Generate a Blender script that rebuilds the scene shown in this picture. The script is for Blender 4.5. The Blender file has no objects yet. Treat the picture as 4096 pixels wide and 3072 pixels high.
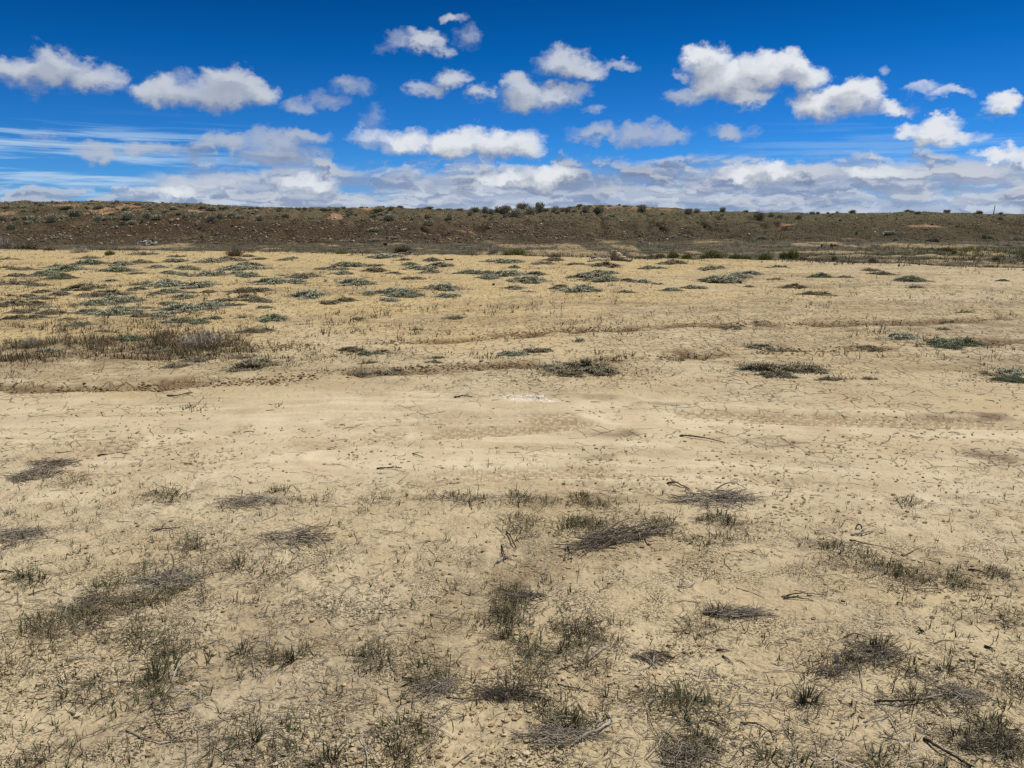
import bpy, math, random
import numpy as np
from mathutils import Vector, Matrix, Quaternion

S = bpy.context.scene
C = S.collection
R = math.radians

# ------------------------------------------------------------------ camera
EYE = 1.65
FPX = 3094.0                      # focal length in pixels of a 4096 px wide frame
PITCH = math.atan((1536 - 870) / FPX)
cam = bpy.data.cameras.new('camera')
cam.sensor_width = 36.0
cam.lens = 36.0 * FPX / 4096.0
cam.clip_start = 0.05
cam.clip_end = 20000
camo = bpy.data.objects.new('camera', cam)
camo.location = (0, 0, EYE)
camo.rotation_euler = (math.pi / 2 - PITCH, 0, 0)
C.objects.link(camo)
S.camera = camo

def ray(px, py):
    """direction through a point of the photograph, in world axes (x right, y ahead, z up)"""
    a, b = (px - 2048) / FPX, (1536 - py) / FPX
    cp, sp = math.cos(PITCH), math.sin(PITCH)
    return a, cp + b * sp, -sp + b * cp

def azel(px, py):
    x, y, z = ray(px, py)
    return math.degrees(math.atan2(x, y)), math.degrees(math.atan2(z, math.hypot(x, y)))

# ------------------------------------------------------------------ light
SUN_EL, SUN_AZ = R(58), R(55)     # azimuth clockwise from straight ahead
sun = bpy.data.lights.new('sun', 'SUN')
sun.energy = 4.8
sun.angle = R(0.53)
sun.color = (1.0, 0.955, 0.88)
suno = bpy.data.objects.new('sun', sun)
sd = Vector((math.sin(SUN_AZ) * math.cos(SUN_EL), math.cos(SUN_AZ) * math.cos(SUN_EL), math.sin(SUN_EL)))
suno.rotation_euler = (-sd).to_track_quat('-Z', 'Y').to_euler()
suno.location = sd * 60
C.objects.link(suno)
S.view_settings.view_transform = 'Standard'
S.view_settings.look = 'None'
S.view_settings.exposure = 0.0
S.view_settings.gamma = 1.0
S.cycles.use_denoising = False
S.cycles.max_bounces = 6
S.cycles.diffuse_bounces = 3
S.cycles.glossy_bounces = 2

# ------------------------------------------------------------------ node expressions
class G:
    """small helper: builds math/texture nodes in one node tree"""
    def __init__(s, tree):
        s.t = tree; s.n = tree.nodes; s.l = tree.links
    def put(s, sock, v):
        if isinstance(v, bpy.types.NodeSocket): s.l.new(v, sock)
        elif v is not None:
            if isinstance(v, (tuple, list)) and sock.type == 'RGBA' and len(v) == 3: v = (*v, 1)
            sock.default_value = v
    def m(s, op, a, b=None, c=None, clamp=False):
        n = s.n.new('ShaderNodeMath'); n.operation = op; n.use_clamp = clamp
        for k, v in enumerate((a, b, c)): s.put(n.inputs[k], v)
        return n.outputs[0]
    def v(s, op, a, b=None, c=None):
        n = s.n.new('ShaderNodeVectorMath'); n.operation = op
        for k, v in enumerate((a, b, c)):
            if v is not None: s.put(n.inputs[k], v)
        return n.outputs['Value'] if op in ('DOT_PRODUCT', 'LENGTH', 'DISTANCE') else n.outputs[0]
    def sstep(s, x, lo, hi, a=0.0, b=1.0, smooth=True):
        n = s.n.new('ShaderNodeMapRange'); n.interpolation_type = 'SMOOTHSTEP' if smooth else 'LINEAR'
        for k, v in enumerate((x, lo, hi, a, b)): s.put(n.inputs[k], v)
        return n.outputs[0]
    def mix(s, f, a, b, mode='MIX'):
        n = s.n.new('ShaderNodeMix'); n.data_type = 'RGBA'; n.blend_type = mode
        s.put(n.inputs[0], f); s.put(n.inputs[6], a); s.put(n.inputs[7], b)
        return n.outputs[2]
    def noise(s, vec, scale, detail=4, rough=0.55, dim='3D', color=False, dist=0.0, lac=2.0):
        n = s.n.new('ShaderNodeTexNoise'); n.noise_dimensions = dim
        s.put(n.inputs['Vector'], vec); s.put(n.inputs['Scale'], scale); s.put(n.inputs['Detail'], detail)
        s.put(n.inputs['Roughness'], rough); s.put(n.inputs['Distortion'], dist); s.put(n.inputs['Lacunarity'], lac)
        return n.outputs['Color'] if color else n.outputs['Fac']
    def voro(s, vec, scale, feature='F1', rnd=1.0, out='Distance', dim='3D'):
        n = s.n.new('ShaderNodeTexVoronoi'); n.feature = feature; n.voronoi_dimensions = dim
        s.put(n.inputs['Vector'], vec); s.put(n.inputs['Scale'], scale); s.put(n.inputs['Randomness'], rnd)
        return n.outputs[out]
    def xyz(s, vec):
        n = s.n.new('ShaderNodeSeparateXYZ'); s.put(n.inputs[0], vec); return n.outputs
    def comb(s, x, y, z=0.0):
        n = s.n.new('ShaderNodeCombineXYZ')
        for k, v in enumerate((x, y, z)): s.put(n.inputs[k], v)
        return n.outputs[0]
    def ramp(s, f, stops, interp='LINEAR'):
        n = s.n.new('ShaderNodeValToRGB'); r = n.color_ramp; r.interpolation = interp
        while len(r.elements) > 1: r.elements.remove(r.elements[-1])
        for k, (p, c) in enumerate(stops):
            e = r.elements[0] if k == 0 else r.elements.new(p)
            e.position = p; e.color = (*c, 1)
        s.put(n.inputs[0], f); return n.outputs[0]
    def attr(s, name):
        n = s.n.new('ShaderNodeAttribute'); n.attribute_name = name; return n

def lin(r, g, b):
    f = lambda c: (c / 255 / 12.92) if c <= 10 else ((c / 255 + 0.055) / 1.055) ** 2.4
    return f(r), f(g), f(b)
SKYTINT = [(0.0, (.30, .55, 1.05)), (0.104, (.16, .50, 1.05)), (0.24, (.075, .405, .90)), (0.446, (.010, .305, .70)),
           (0.583, (.003, .232, .55)), (0.75, (.02, .26, .55)), (1.0, (1.15, .92, .74))]  # top stop whitens and warms the unseen zenith to neutralise blue fill
_L, _M, _D = lin(214, 221, 230), lin(178, 186, 200), lin(128, 141, 168)
DECKS = [
    ((-1.6, -1.0), (2.4, 4.6), 0.20, 2.6, 1.7, 0.28, lin(178, 192, 213), lin(134, 153, 186), dict(soft=0.20, left=7)),
    ((0.0, 1.4), (3.6, 5.6), 0.30, 4.0, 5.2, 0.47, lin(196, 203, 215), lin(122, 138, 169), dict(soft=0.15, left=7)),
    ((-0.8, 0.0), (1.5, 3.0), 0.42, 5.0, 9.4, 0.50, lin(196, 206, 220), lin(136, 152, 182), dict(soft=0.13)),
]
_g = (lin(188, 196, 208), lin(158, 168, 188), lin(124, 140, 172))
_w = (lin(231, 235, 240), lin(188, 194, 204), lin(136, 147, 170))
_m = (lin(204, 210, 219), lin(166, 175, 190), lin(122, 137, 166))
CUMULI = [
    # grey bank on the left and the thin grey clouds of the middle distance
    ([(400, 605, 120, 38, .8), (610, 600, 150, 36, .8), (900, 565, 150, 46, .9), (1110, 575, 130, 52, .9), (1230, 545, 110, 38, .8), (1150, 630, 170, 42, .8),
      (180, 565, 70, 40, .45), (2380, 530, 110, 34, .7), (2540, 535, 130, 46, .8), (2680, 530, 90, 38, .7), (2930, 525, 105, 34, .8), (1180, 410, 80, 34, .55), (1320, 405, 80, 38, .55),
      (1390, 345, 90, 42, .5), (2740, 390, 70, 48, .75), (1500, 470, 60, 50, .3)], *_g, 0.7, 0.85),
    # low bright heads
    ([(2180, 705, 130, 48, 1.1), (2010, 722, 140, 32, .9), (3085, 685, 95, 48, 1.0), (2990, 712, 110, 32, .9), (3990, 622, 110, 34, 1.0), (4085, 634, 60, 28, .9),
      (3500, 700, 160, 30, .8), (1250, 730, 120, 34, .8), (700, 770, 130, 26, .7)], *_w, 0.9, 1.0),
    # middle clouds
    ([(1980, 572, 165, 62, 1.15), (1800, 572, 120, 56, 1.1), (2070, 592, 90, 46, 1), (1600, 572, 150, 44, .8), (1480, 545, 70, 32, .7),
      (3740, 512, 130, 46, 1.1), (3740, 474, 70, 28, 1), (3620, 516, 70, 30, .8), (3850, 548, 80, 30, .8)], *_w, 0.85, 1.0),
    # upper left and centre
    ([(120, 305, 180, 75, 1.0), (245, 280, 150, 92, 1.0), (370, 330, 150, 62, 1), (222, 215, 60, 46, .8), (700, 375, 150, 66, 1), (880, 362, 180, 78, 1.05), (905, 300, 90, 52, 1), (985, 372, 110, 58, 1)], *_m, 0.8, 0.95),
    ([(1705, 172, 85, 42, .95), (1590, 180, 70, 36, .45), (1818, 77, 66, 20, .6), (1890, 150, 54, 46, .5), (1800, 302, 90, 48, .95), (1720, 362, 70, 42, .8), (1930, 372, 56, 44, .75),
      (2080, 372, 100, 66, 1.05), (2060, 332, 66, 42, .9), (2200, 388, 120, 50, 1), (2290, 362, 70, 34, .7), (2250, 256, 110, 62, 1.05), (2330, 278, 110, 44, .9), (2490, 266, 90, 24, .65), (2370,440,50,20,.4)], *_m, 0.9, 0.92),
    # the big bright pair on the right
    ([(2830, 245, 95, 66, 1.1), (2900, 322, 150, 86, 1.2), (3050, 285, 150, 72, 1.15), (3165, 262, 80, 62, 1.1), (3205, 318, 100, 62, 1.1), (2970, 385, 120, 40, 1.0), (2735, 300, 36, 24, .6),
      (3265, 428, 115, 62, 1.1), (3400, 402, 130, 76, 1.1), (3475, 372, 75, 48, 1), (3560, 428, 110, 36, .75), (3790, 376, 90, 24, .6), (3690, 352, 60, 26, .5), (4005, 415, 85, 52, 1.05), (3560, 270, 30, 20, .3)], *_w, 0.9, 1.0),
]
# ------------------------------------------------------------------ sky (world)
W = bpy.data.worlds.new('World'); S.world = W; W.use_nodes = True
t = W.node_tree; t.nodes.clear(); g = G(t)
out = t.nodes.new('ShaderNodeOutputWorld')
tc = t.nodes.new('ShaderNodeTexCoord')
d = tc.outputs['Generated']
x, y, z = g.xyz(d)
DEG = 180 / math.pi
az = g.m('MULTIPLY', g.m('ARCTAN2', x, y), DEG)
el = g.m('MULTIPLY', g.m('ARCSINE', z), DEG)
sky = t.nodes.new('ShaderNodeTexSky'); sky.sky_type = 'NISHITA'; sky.sun_disc = False
sky.sun_elevation = SUN_EL; sky.sun_rotation = SUN_AZ; sky.altitude = 1800
sky.air_density = 1.0; sky.dust_density = 0.25; sky.ozone_density = 2.0
# a polarised, deep sky: each channel of the Nishita sky is scaled by an elevation dependent filter
tint = g.ramp(g.m('MULTIPLY', el, 1 / 24, clamp=True), SKYTINT)
deep = g.mix(1.0, sky.outputs[0], tint, 'MULTIPLY')
bg_fill = t.nodes.new('ShaderNodeBackground'); 
# round the unseen rest of the horizon, cloud white is added as neutral fill light
side = g.m('MULTIPLY', g.m('MULTIPLY', g.sstep(g.m('ABSOLUTE', az), 50, 62), g.sstep(el, 30, 20)), g.sstep(g.noise(g.v('MULTIPLY', g.comb(az, el, 0), (.06, .16, 0)), 1.0, 4, .55, '2D'), .38, .60, .15, .9))
deep2 = g.mix(side, deep, (6.2, 6.4, 6.6))
g.put(bg_fill.inputs[0], deep2); bg_fill.inputs[1].default_value = 0.1
base = g.v('SCALE', deep); base.node.inputs['Scale'].default_value = 0.1

P = g.comb(az, el, 0.0)
wv = g.v('SUBTRACT', g.noise(g.v('MULTIPLY', P, (0.30, 0.42, 0)), 1.0, 5, 0.6, '2D', color=True), (0.5, 0.5, 0.5))
wf = g.v('SUBTRACT', g.noise(g.v('ADD', g.v('MULTIPLY', P, (1.1, 1.5, 0)), (13.1, 4.7, 0)), 1.0, 4, 0.6, '2D', color=True), (0.5, 0.5, 0.5))
Pw = g.v('MULTIPLY_ADD', wv, (3.0, 2.2, 0), P)
Pw = g.v('MULTIPLY_ADD', wf, (0.75, 0.7, 0), Pw)
fb = g.noise(g.v('MULTIPLY', Pw, (0.62, 0.85, 0)), 1.0, 5, 0.5, '2D')

def over(col, add, alpha):
    return g.mix(alpha, col, add)

def smooth_max(a, b, k=0.25):
    return g.m('SMOOTH_MAX', a, b, k)

def field(blobs, vec):
    F = None
    for (px, py, hw, hh, wgt) in blobs:
        a0, e0 = azel(px, py); a1, e1 = azel(px + hw * 1.16, py); _, e2 = azel(px, py - hh * 1.2)
        ix, iy = 1 / (a1 - a0), 1 / (e2 - e0)
        q = g.v('MULTIPLY_ADD', vec, (ix, iy, 0), (-a0 * ix, -e0 * iy, 0))
        f = g.m('MULTIPLY_ADD', g.v('DOT_PRODUCT', q, q), -wgt, wgt)
        F = f if F is None else smooth_max(F, f)
    return F

# far, high streaks of thin cloud low on the left and right
def streaks(col):
    n = g.noise(g.comb(g.m('MULTIPLY', az, 0.07), g.m('MULTIPLY', g.m('ADD', el, g.m('MULTIPLY', az, 0.012)), 1.5), 3.3), 1.0, 5, 0.6, '3D', dist=0.4)
    win = g.m('MULTIPLY', g.sstep(el, 0.2, 1.8), g.sstep(el, 6.8, 4.2))
    win = g.m('MULTIPLY', win, g.m('ADD', g.sstep(az, -14, -26), g.m('MULTIPLY', g.sstep(az, 12, 22), 0.35), clamp=True))
    a = g.m('MULTIPLY', g.sstep(n, 0.46, 0.62), g.m('MULTIPLY', win, 0.85))
    return over(col, lin(176, 205, 232), a)

wx = g.xyz(wv)
bigv = g.m('MULTIPLY', g.m('SUBTRACT', g.noise(g.v('MULTIPLY', P, (.075, .55, 0)), 1.0, 3, .55, '2D'), .56), 1.5)
# layered cumulus deck towards the horizon: (vertical centre, half depth, scale, seed, threshold, light, dark)
def deck(col, lo, hi, su, sv, seed, thr, light, dark, soft=0.09, left=0.0, lift=0.0):
    def nz(de, da):
        e = g.m('ADD', el, de) if de else el
        a = g.m('ADD', az, da) if da else az
        return g.noise(g.comb(g.m('MULTIPLY', g.m('MULTIPLY_ADD', wx[0], 5.0, a), su), g.m('MULTIPLY', g.m('LOGARITHM', g.m('ADD', g.m('MAXIMUM', g.m('MULTIPLY_ADD', wx[1], 0.9, e), -0.6), 2.2), 2.718), sv), seed), 1.0, 6, 0.52, '3D', dist=0.15)
    n0, n1 = nz(0, 0), nz(0.34, 0.25)
    win = g.m('MULTIPLY', g.sstep(el, lo[0], lo[1]), g.sstep(el, hi[1], hi[0]))
    if left: win = g.m('MULTIPLY', win, g.sstep(az, -37 + left, -27 + left))
    thr2 = g.m('MULTIPLY_ADD', win, thr - 0.85, 0.85)
    a = g.sstep(g.m('SUBTRACT', n0, thr2), -soft * 0.6, soft)
    lit = g.sstep(g.m('SUBTRACT', n0, n1), -0.06, 0.075)
    lit = g.m('MULTIPLY_ADD', g.sstep(g.m('SUBTRACT', n0, thr2), 0.22, 0.02), 0.25, g.m('MULTIPLY', lit, 0.85))
    lit = g.m('ADD', lit, bigv)
    sh = g.mix(g.m('MINIMUM', lit, 1.0), dark, light)
    return over(col, sh, a)

col = base
for f in (streaks,): col = f(col)
for args in DECKS: col = deck(col, *args[:-1], **args[-1])

def cumulus(col, blobs, light, mid, dark, k=1.0, fade=1.0):
    F0 = field(blobs, Pw)
    F1 = field(blobs, g.v('ADD', Pw, (0.25, 0.95, 0)))
    D = g.m('ADD', F0, g.m('MULTIPLY', g.m('SUBTRACT', fb, 0.5), 0.85))
    a = g.sstep(D, -0.10, 0.95)
    a = g.m('MULTIPLY', a, fade)
    s = g.m('SUBTRACT', F0, F1)                       # >0 towards the sun-side rim
    s = g.m('ADD', s, g.m('MULTIPLY', g.m('SUBTRACT', fb, 0.5), 0.9))
    c = g.mix(g.sstep(s, -0.80, 0.22), dark, mid)
    c = g.mix(g.m('MULTIPLY', g.sstep(s, -0.02, 0.95), k), c, light)
    return over(col, c, a)

for args in CUMULI: col = cumulus(col, *args)

bg_cloud = t.nodes.new('ShaderNodeBackground'); g.put(bg_cloud.inputs[0], col)
# the modelled cloud sector covers the whole view ahead; elsewhere the sky is whitened for fill light
sect = g.m('MULTIPLY', g.sstep(g.m('ABSOLUTE', az), 58, 48), g.sstep(el, 24, 18))
mx = t.nodes.new('ShaderNodeMixShader'); g.put(mx.inputs[0], sect)
t.links.new(bg_fill.outputs[0], mx.inputs[1]); t.links.new(bg_cloud.outputs[0], mx.inputs[2])
t.links.new(mx.outputs[0], out.inputs[0])
W.cycles.sampling_method = 'MANUAL'; W.cycles.sample_map_resolution = 512
# ------------------------------------------------------------------ terrain shape
def hash2(ix, iy, seed):
    h = (ix.astype(np.int64) * 374761393 + iy.astype(np.int64) * 668265263 + seed * 1442695041) & 0xffffffff
    h = ((h ^ (h >> 13)) * 1274126177) & 0xffffffff
    h = ((h ^ (h >> 16)) * 2246822519) & 0xffffffff
    return ((h ^ (h >> 15)) & 0xffffff) / float(0xffffff)

def vn(x, y, seed=0):
    """value noise 0..1"""
    x = np.asarray(x, float); y = np.asarray(y, float)
    ix, iy = np.floor(x), np.floor(y)
    fx, fy = x - ix, y - iy
    ix, iy = ix.astype(np.int64), iy.astype(np.int64)
    u, v = fx * fx * fx * (fx * (fx * 6 - 15) + 10), fy * fy * fy * (fy * (fy * 6 - 15) + 10)
    a, b = hash2(ix, iy, seed), hash2(ix + 1, iy, seed)
    c, d_ = hash2(ix, iy + 1, seed), hash2(ix + 1, iy + 1, seed)
    return (a * (1 - u) + b * u) * (1 - v) + (c * (1 - u) + d_ * u) * v

def fbm(x, y, octv=4, seed=0, rough=0.5):
    s = 0; a = 1.0; n = 0
    for k in range(octv):
        c_, s_ = math.cos(0.7 * k), math.sin(0.7 * k)
        s = s + a * vn((x * c_ - y * s_) * 2 ** k, (x * s_ + y * c_) * 2 ** k, seed + 17 * k); n += a; a *= rough
    return s / n

def ss(x, lo, hi):
    q = np.clip((x - lo) / (hi - lo), 0, 1)
    return q * q * (3 - 2 * q)

CREST = ([-80, -40, -26, -13, 0, 9, 16, 30, 60], [60, 48, 40, 38, 34, 29.5, 24.5, 20, 16])
FOOT = ([-80, -30, 0, 25, 80], [59, 63, 68, 74, 77])
RIDGE = ([-900, 0, 150, 400, 600, 900, 1100, 1500, 1800, 2000, 2400, 2700, 3000, 3300, 3600, 3900, 4096, 5000],
         [805, 810, 807, 806, 812, 826, 830, 830, 837, 842, 838, 846, 849, 851, 848, 848, 851, 850])

def crest(x): return np.interp(x, *CREST)
def foot(x): return np.interp(x, *FOOT) + 2.5 * (fbm(x * 0.06, 0 * x + 3.3, 3, 91) - 0.5)

def macro(x, y):
    x = np.asarray(x, float); y = np.asarray(y, float)
    yc = crest(x); d_ = y - yc
    z = 0.05 * (fbm(x * 0.12, y * 0.12, 3, 5) - 0.5) * ss(np.hypot(x, y), 2, 9)
    z = z + 0.07 * np.exp(-((d_ + 1.5) / 3.0) ** 2) * (fbm(x * 0.25, y * 0.1, 2, 8))
    z = z - 0.52 * ss(d_, 0, 7)
    # mounds in the hollow
    z = z + 0.28 * ss(d_, 3, 9) * np.clip(fbm(x * 0.16, y * 0.22, 3, 31) - 0.55, 0, 1) * 1.4
    yf = foot(x); s_ = np.clip((y - yf) / 33.0, 0, 1)
    px = 2048 + FPX * x / np.maximum(y, 1)            # the ridge line follows the azimuth it is seen at
    top = np.interp(px, *RIDGE)
    r = np.hypot(x, y)
    _q = (1536 - top) / FPX
    ang = np.arctan((-math.sin(PITCH) + _q * math.cos(PITCH)) / np.sqrt((math.cos(PITCH) + _q * math.sin(PITCH)) ** 2 + ((px - 2048) / FPX) ** 2))
    zt = EYE + np.minimum(r, 97.0) * np.tan(ang)
    e = s_ * s_ * (3 - 2 * s_) * 0.55 + s_ * 0.45
    rise = (zt + 0.47) * e
    z = z + np.where(y > 0, rise, 0) * ss(y, 30, 50)
    z = z + 0.30 * s_ * (1 - ss(y - yf, 30, 60)) * (fbm(x * 0.14, y * 0.14, 4, 44) - 0.5)
    z = z - np.clip(y - yf - 36, 0, 4000) * 0.012 * (y > 0)
    # rocky knoll behind the ridge
    kx, ky = 7.5 + 0 * x, 108.0
    z = z + np.exp(-((y - 112) / 7.0) ** 2) * (0.60 * np.exp(-((x - 11.0) / 6.5) ** 2) + .50 * np.exp(-((x - 20.0) / 6.0) ** 2)) * (0.55 + 1.0 * fbm(x * 0.5, y * 0.5, 4, 12))
    z = z + 0.55 * np.exp(-((x + 45.0) / 16.0) ** 2 - ((y - 92) / 7.0) ** 2) * (fbm(x * 0.3, y * 0.3, 3, 13))
    return z

_ts = np.exp(np.linspace(math.log(1.3), math.log(190.0), 2600))
def at(px, py):
    """the place on the ground seen at a point of the photograph (4096 x 3072)"""
    dx, dy, dz = ray(px, py)
    X, Y = dx * _ts, dy * _ts
    h = EYE + dz * _ts - macro(X, Y)
    k = np.where(h < 0)[0]
    if len(k) == 0:
        k = [int(np.argmin(np.where(_ts > 60, h, 9e9)))]
    i = k[0]
    if i > 0 and h[i] < 0 < h[i - 1]:
        f = h[i - 1] / (h[i - 1] - h[i]); tt = _ts[i - 1] + f * (_ts[i] - _ts[i - 1])
    else: tt = _ts[i]
    return float(dx * tt), float(dy * tt)

def mpp(y):  # metres across one photo pixel at depth y
    return y / (FPX * math.cos(PITCH)) * 1.0

def near_line(x, y, pts, width, reach=1.6):
    """signed distance of points to a polyline given in photo pixels, and the position along it"""
    P = [at(*p) for p in pts]
    xs, ys = [p[0] for p in P], [p[1] for p in P]
    k = np.where((x > min(xs) - reach) & (x < max(xs) + reach) & (y > min(ys) - reach) & (y < max(ys) + reach))[0]
    X, Y = x[k], y[k]
    best = np.full(X.shape, 9e9); along = np.zeros(X.shape); L = 0.0
    for (x0, y0), (x1, y1) in zip(P[:-1], P[1:]):
        ex, ey = x1 - x0, y1 - y0; l2 = ex * ex + ey * ey; l = math.sqrt(l2)
        q = np.clip(((X - x0) * ex + (Y - y0) * ey) / l2, 0, 1)
        dd = np.hypot(X - x0 - q * ex, Y - y0 - q * ey)
        sgn = np.sign((X - x0) * ey - (Y - y0) * ex)
        m_ = dd < np.abs(best)
        best = np.where(m_, dd * sgn, best); along = np.where(m_, L + q * l, along); L += l
    n = np.abs(best) < reach
    return k[n], best[n], along[n]

def patch(x, y, px, py, hw, hh, soft=0.35, seed=1, rag=0.5):
    """0..1 inside a ragged stain whose centre and half extents are given in photo pixels"""
    cx, cy = at(px, py); x1, _ = at(px + hw, py); _, y1 = at(px, py - hh)
    rx, ry = max(abs(x1 - cx), 1e-3), max(abs(y1 - cy), 1e-3)
    q0 = np.hypot((x - cx) / rx, (y - cy) / ry)
    k = np.where(q0 < 1 + soft + rag)[0]
    res = np.zeros(x.shape)
    f_ = 6.0 / max(1, cy / 4)
    q = q0[k] + rag * (fbm(x[k] * f_, y[k] * f_, 4, seed) - 0.5) * 2
    res[k] = 1 - ss(q, 1 - soft, 1 + soft)
    return res

# ------------------------------------------------------------------ terrain mesh: rings round the viewer's feet, dense ahead
NA = 1080
th_f = np.linspace(-R(43), R(43), NA)
th_b = np.linspace(R(43), R(317), 120)[1:-1]
TH = np.concatenate([th_f, th_b])
rr = [0.25]
while rr[-1] < 2200:
    r_ = rr[-1]
    k = 0.05 if r_ < 1.6 else (0.0052 if r_ < 12 else (0.0042 if r_ < 125 else 0.06))
    rr.append(r_ * (1 + k))
RR = np.array(rr); NR, NT = len(RR), len(TH)
RG, TG = np.meshgrid(RR, TH, indexing='ij')
GX, GY = (RG * np.sin(TG)).ravel(), (RG * np.cos(TG)).ravel()
Z = macro(GX, GY)
DIST = np.hypot(GX, GY)
dcr = GY - crest(GX)
front = (GY > 0.2)
A = {}                                               # per-vertex masks of the ground's own stains and textures

# texture zones, in distance ahead of the viewer
wob = (fbm(GX * 0.35, GY * 0.35, 4, 71) - 0.5)
wob2 = (fbm(GX * 1.4, GY * 1.4, 4, 72) - 0.5)
litter = 1 - ss(GY + 1.6 * wob + 0.9 * wob2, 3.9, 4.9)
hollow = ss(dcr + 6.5 * wob + 3.0 * wob2, 0.2, 3.4) * front
yfv = foot(GX)
slope = ss(GY - yfv + 8 * wob + 3 * wob2, -3, 3) * front
ochre = ss(-GX * 0.25 + GY * 0.18 + 2.2 * wob, 0.6, 3.6) * ss(GY, 7.5, 12) * (1 - ss(GX, 6, 18) * 0.75)
# brown ruts and their broken edges
def q2(*pts): return [(a * 1.8517, b * 1.8517) for a, b in pts]
RUTS = [
    (q2((300, 772), (420, 765), (560, 752), (640, 748), (740, 745), (830, 741)), 0.30, .9),
    (q2((820, 741), (960, 737), (1100, 724), (1180, 716), (1240, 714)), 0.22, .9),
    (q2((1240, 714), (1330, 712), (1470, 706), (1560, 704)), 0.22, 1.0),
    (q2((1560, 704), (1640, 700), (1760, 700), (1900, 697), (2080, 690), (2260, 684)), 0.24, .9),
    (q2((640, 815), (760, 805), (860, 800), (960, 793), (1060, 788), (1150, 787)), 0.20, .9),
    (q2((1300, 775), (1420, 771), (1560, 766), (1680, 760), (1790, 757), (1900, 750)), 0.24, .9),
    (q2((1990, 742), (2100, 738), (2230, 735)), 0.22, 1.0),
    (q2((-30, 838), (120, 842), (270, 842), (330, 838)), 0.16, .8),
    (q2((330, 832), (440, 829), (540, 824), (620, 820)), 0.26, .9),
]
rut = np.zeros_like(GX); Zd = np.zeros_like(GX)
for k, (pts, wd, amp) in enumerate(RUTS):
    ix, dd, al = near_line(GX, GY, pts, wd)
    X, Y = GX[ix], GY[ix]
    dd = dd + 0.55 * (fbm(X * 1.1, Y * 1.1, 4, 200 + k) - 0.5)
    br = ss(fbm(al * 0.9, 0 * al + k * 5.1, 4, 210 + k), 0.36, 0.56)
    wv_ = wd * (0.55 + 1.6 * fbm(al * 1.7, 0 * al + 7.7, 3, 240 + k))
    m_ = (1 - ss(np.abs(dd), wv_ * 0.3, wv_)) * br * amp * (.25 + .75 * ss(fbm(X * 2.4, Y * 2.4, 3, 260 + k), .32, .56))
    rut[ix] = np.maximum(rut[ix], m_)
    Zd[ix] -= 0.045 * m_
    Zd[ix] += 0.03 * (1 - ss(np.abs(dd + wd), 0.05, 0.25)) * br * fbm(X * 7, Y * 7, 2, 9) + 0.05 * m_ * (fbm(X * 11, Y * 11, 2, 19) - .5)
# smooth wheel tracks pressed into the pale flat, with tread bars
TRACKS = [
    (q2((-40, 1002), (90, 985), (240, 962), (380, 942), (560, 925), (760, 908), (1000, 903), (1250, 901), (1500, 897), (1800, 908), (2260, 915)), 0.26, 1.0, 1),
    (q2((200, 1020), (420, 995), (620, 968), (830, 945), (1000, 935), (1140, 927), (1250, 915)), 0.20, .9, 1),
    (q2((760, 985), (960, 985), (1180, 988), (1420, 1002), (1700, 1024), (1960, 1050), (2260, 1070)), 0.30, .85, 0),
    (q2((900, 1042), (1150, 1020), (1350, 1024), (1560, 1032), (1800, 1052), (2000, 1072), (2260, 1100)), 0.16, .8, 1),
    (q2((-40, 880), (200, 872), (420, 876), (700, 890), (1000, 884), (1300, 872)), 0.35, .7, 0),
    (q2((700, 1085), (900, 1072), (1150, 1062), (1400, 1055), (1600, 1046)), 0.13, .6, 1),
]
pale = np.zeros_like(GX); tread = np.zeros_like(GX)
for k, (pts, wd, amp, tr) in enumerate(TRACKS):
    ix, dd, al = near_line(GX, GY, pts, wd)
    dd = dd + 0.05 * (fbm(al * 0.9, 0 * al + 3 * k, 3, 290 + k) - 0.5)
    m_ = (1 - ss(np.abs(dd), wd * 0.5, wd)) * amp
    br = 0.25 + 0.75 * ss(fbm(al * 0.6, 0 * al + k, 3, 300 + k) + 0.3 * (fbm(GX[ix] * 3, GY[ix] * 3, 3, 333) - .5), 0.38, 0.62)
    pale[ix] = np.maximum(pale[ix], m_ * br * (.6 + .6 * fbm(GX[ix] * 2, GY[ix] * 5, 3, 334)))
    Zd[ix] -= 0.012 * m_ * amp
    Zd[ix] += 0.010 * np.exp(-((np.abs(dd) - wd * 1.1) / 0.05) ** 2) * br
    if tr:
        rib = ss(np.sin(dd * 2 * math.pi / (wd * .30) + 1.2 * np.sin(al * 2 * math.pi / .085)), -.05, .5)
        bar = rib * ss(np.sin(al * 2 * math.pi / .085 + 3.1 * np.floor(dd / (wd * .30))), -.5, .2)
        tb = m_ * (.3 + .7 * br) * ss(fbm(al * 1.0, 0 * al + 31 + k, 3, 320 + k) + .5 * (fbm(GX[ix] * 4, GY[ix] * 4, 3, 335) - .5), 0.32, 0.50)
        tread[ix] = np.maximum(tread[ix], tb * (1 - bar))
        Zd[ix] -= 0.012 * tb * (1 - bar)
# ground worn by bikes across the ochre rise: pale swathes
for pts, wd in ((q2((560, 640), (600, 665), (650, 700), (720, 740)), .30), (q2((700, 575), (640, 590), (600, 600)), .35), (q2((420, 715), (700, 690), (1000, 680), (1300, 665), (1700, 650), (2260, 640)), .45),
                (q2((1000, 668), (1150, 655), (1300, 650), (1380, 660)), .18), (q2((900, 655), (1000, 668), (1200, 672)), .15)):
    ix, dd, al = near_line(GX, GY, pts, wd)
    m_ = (1 - ss(np.abs(dd), wd * .5, wd)) * 0.5
    pale[ix] = np.maximum(pale[ix], m_ * 0.5); Zd[ix] -= 0.02 * m_
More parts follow.
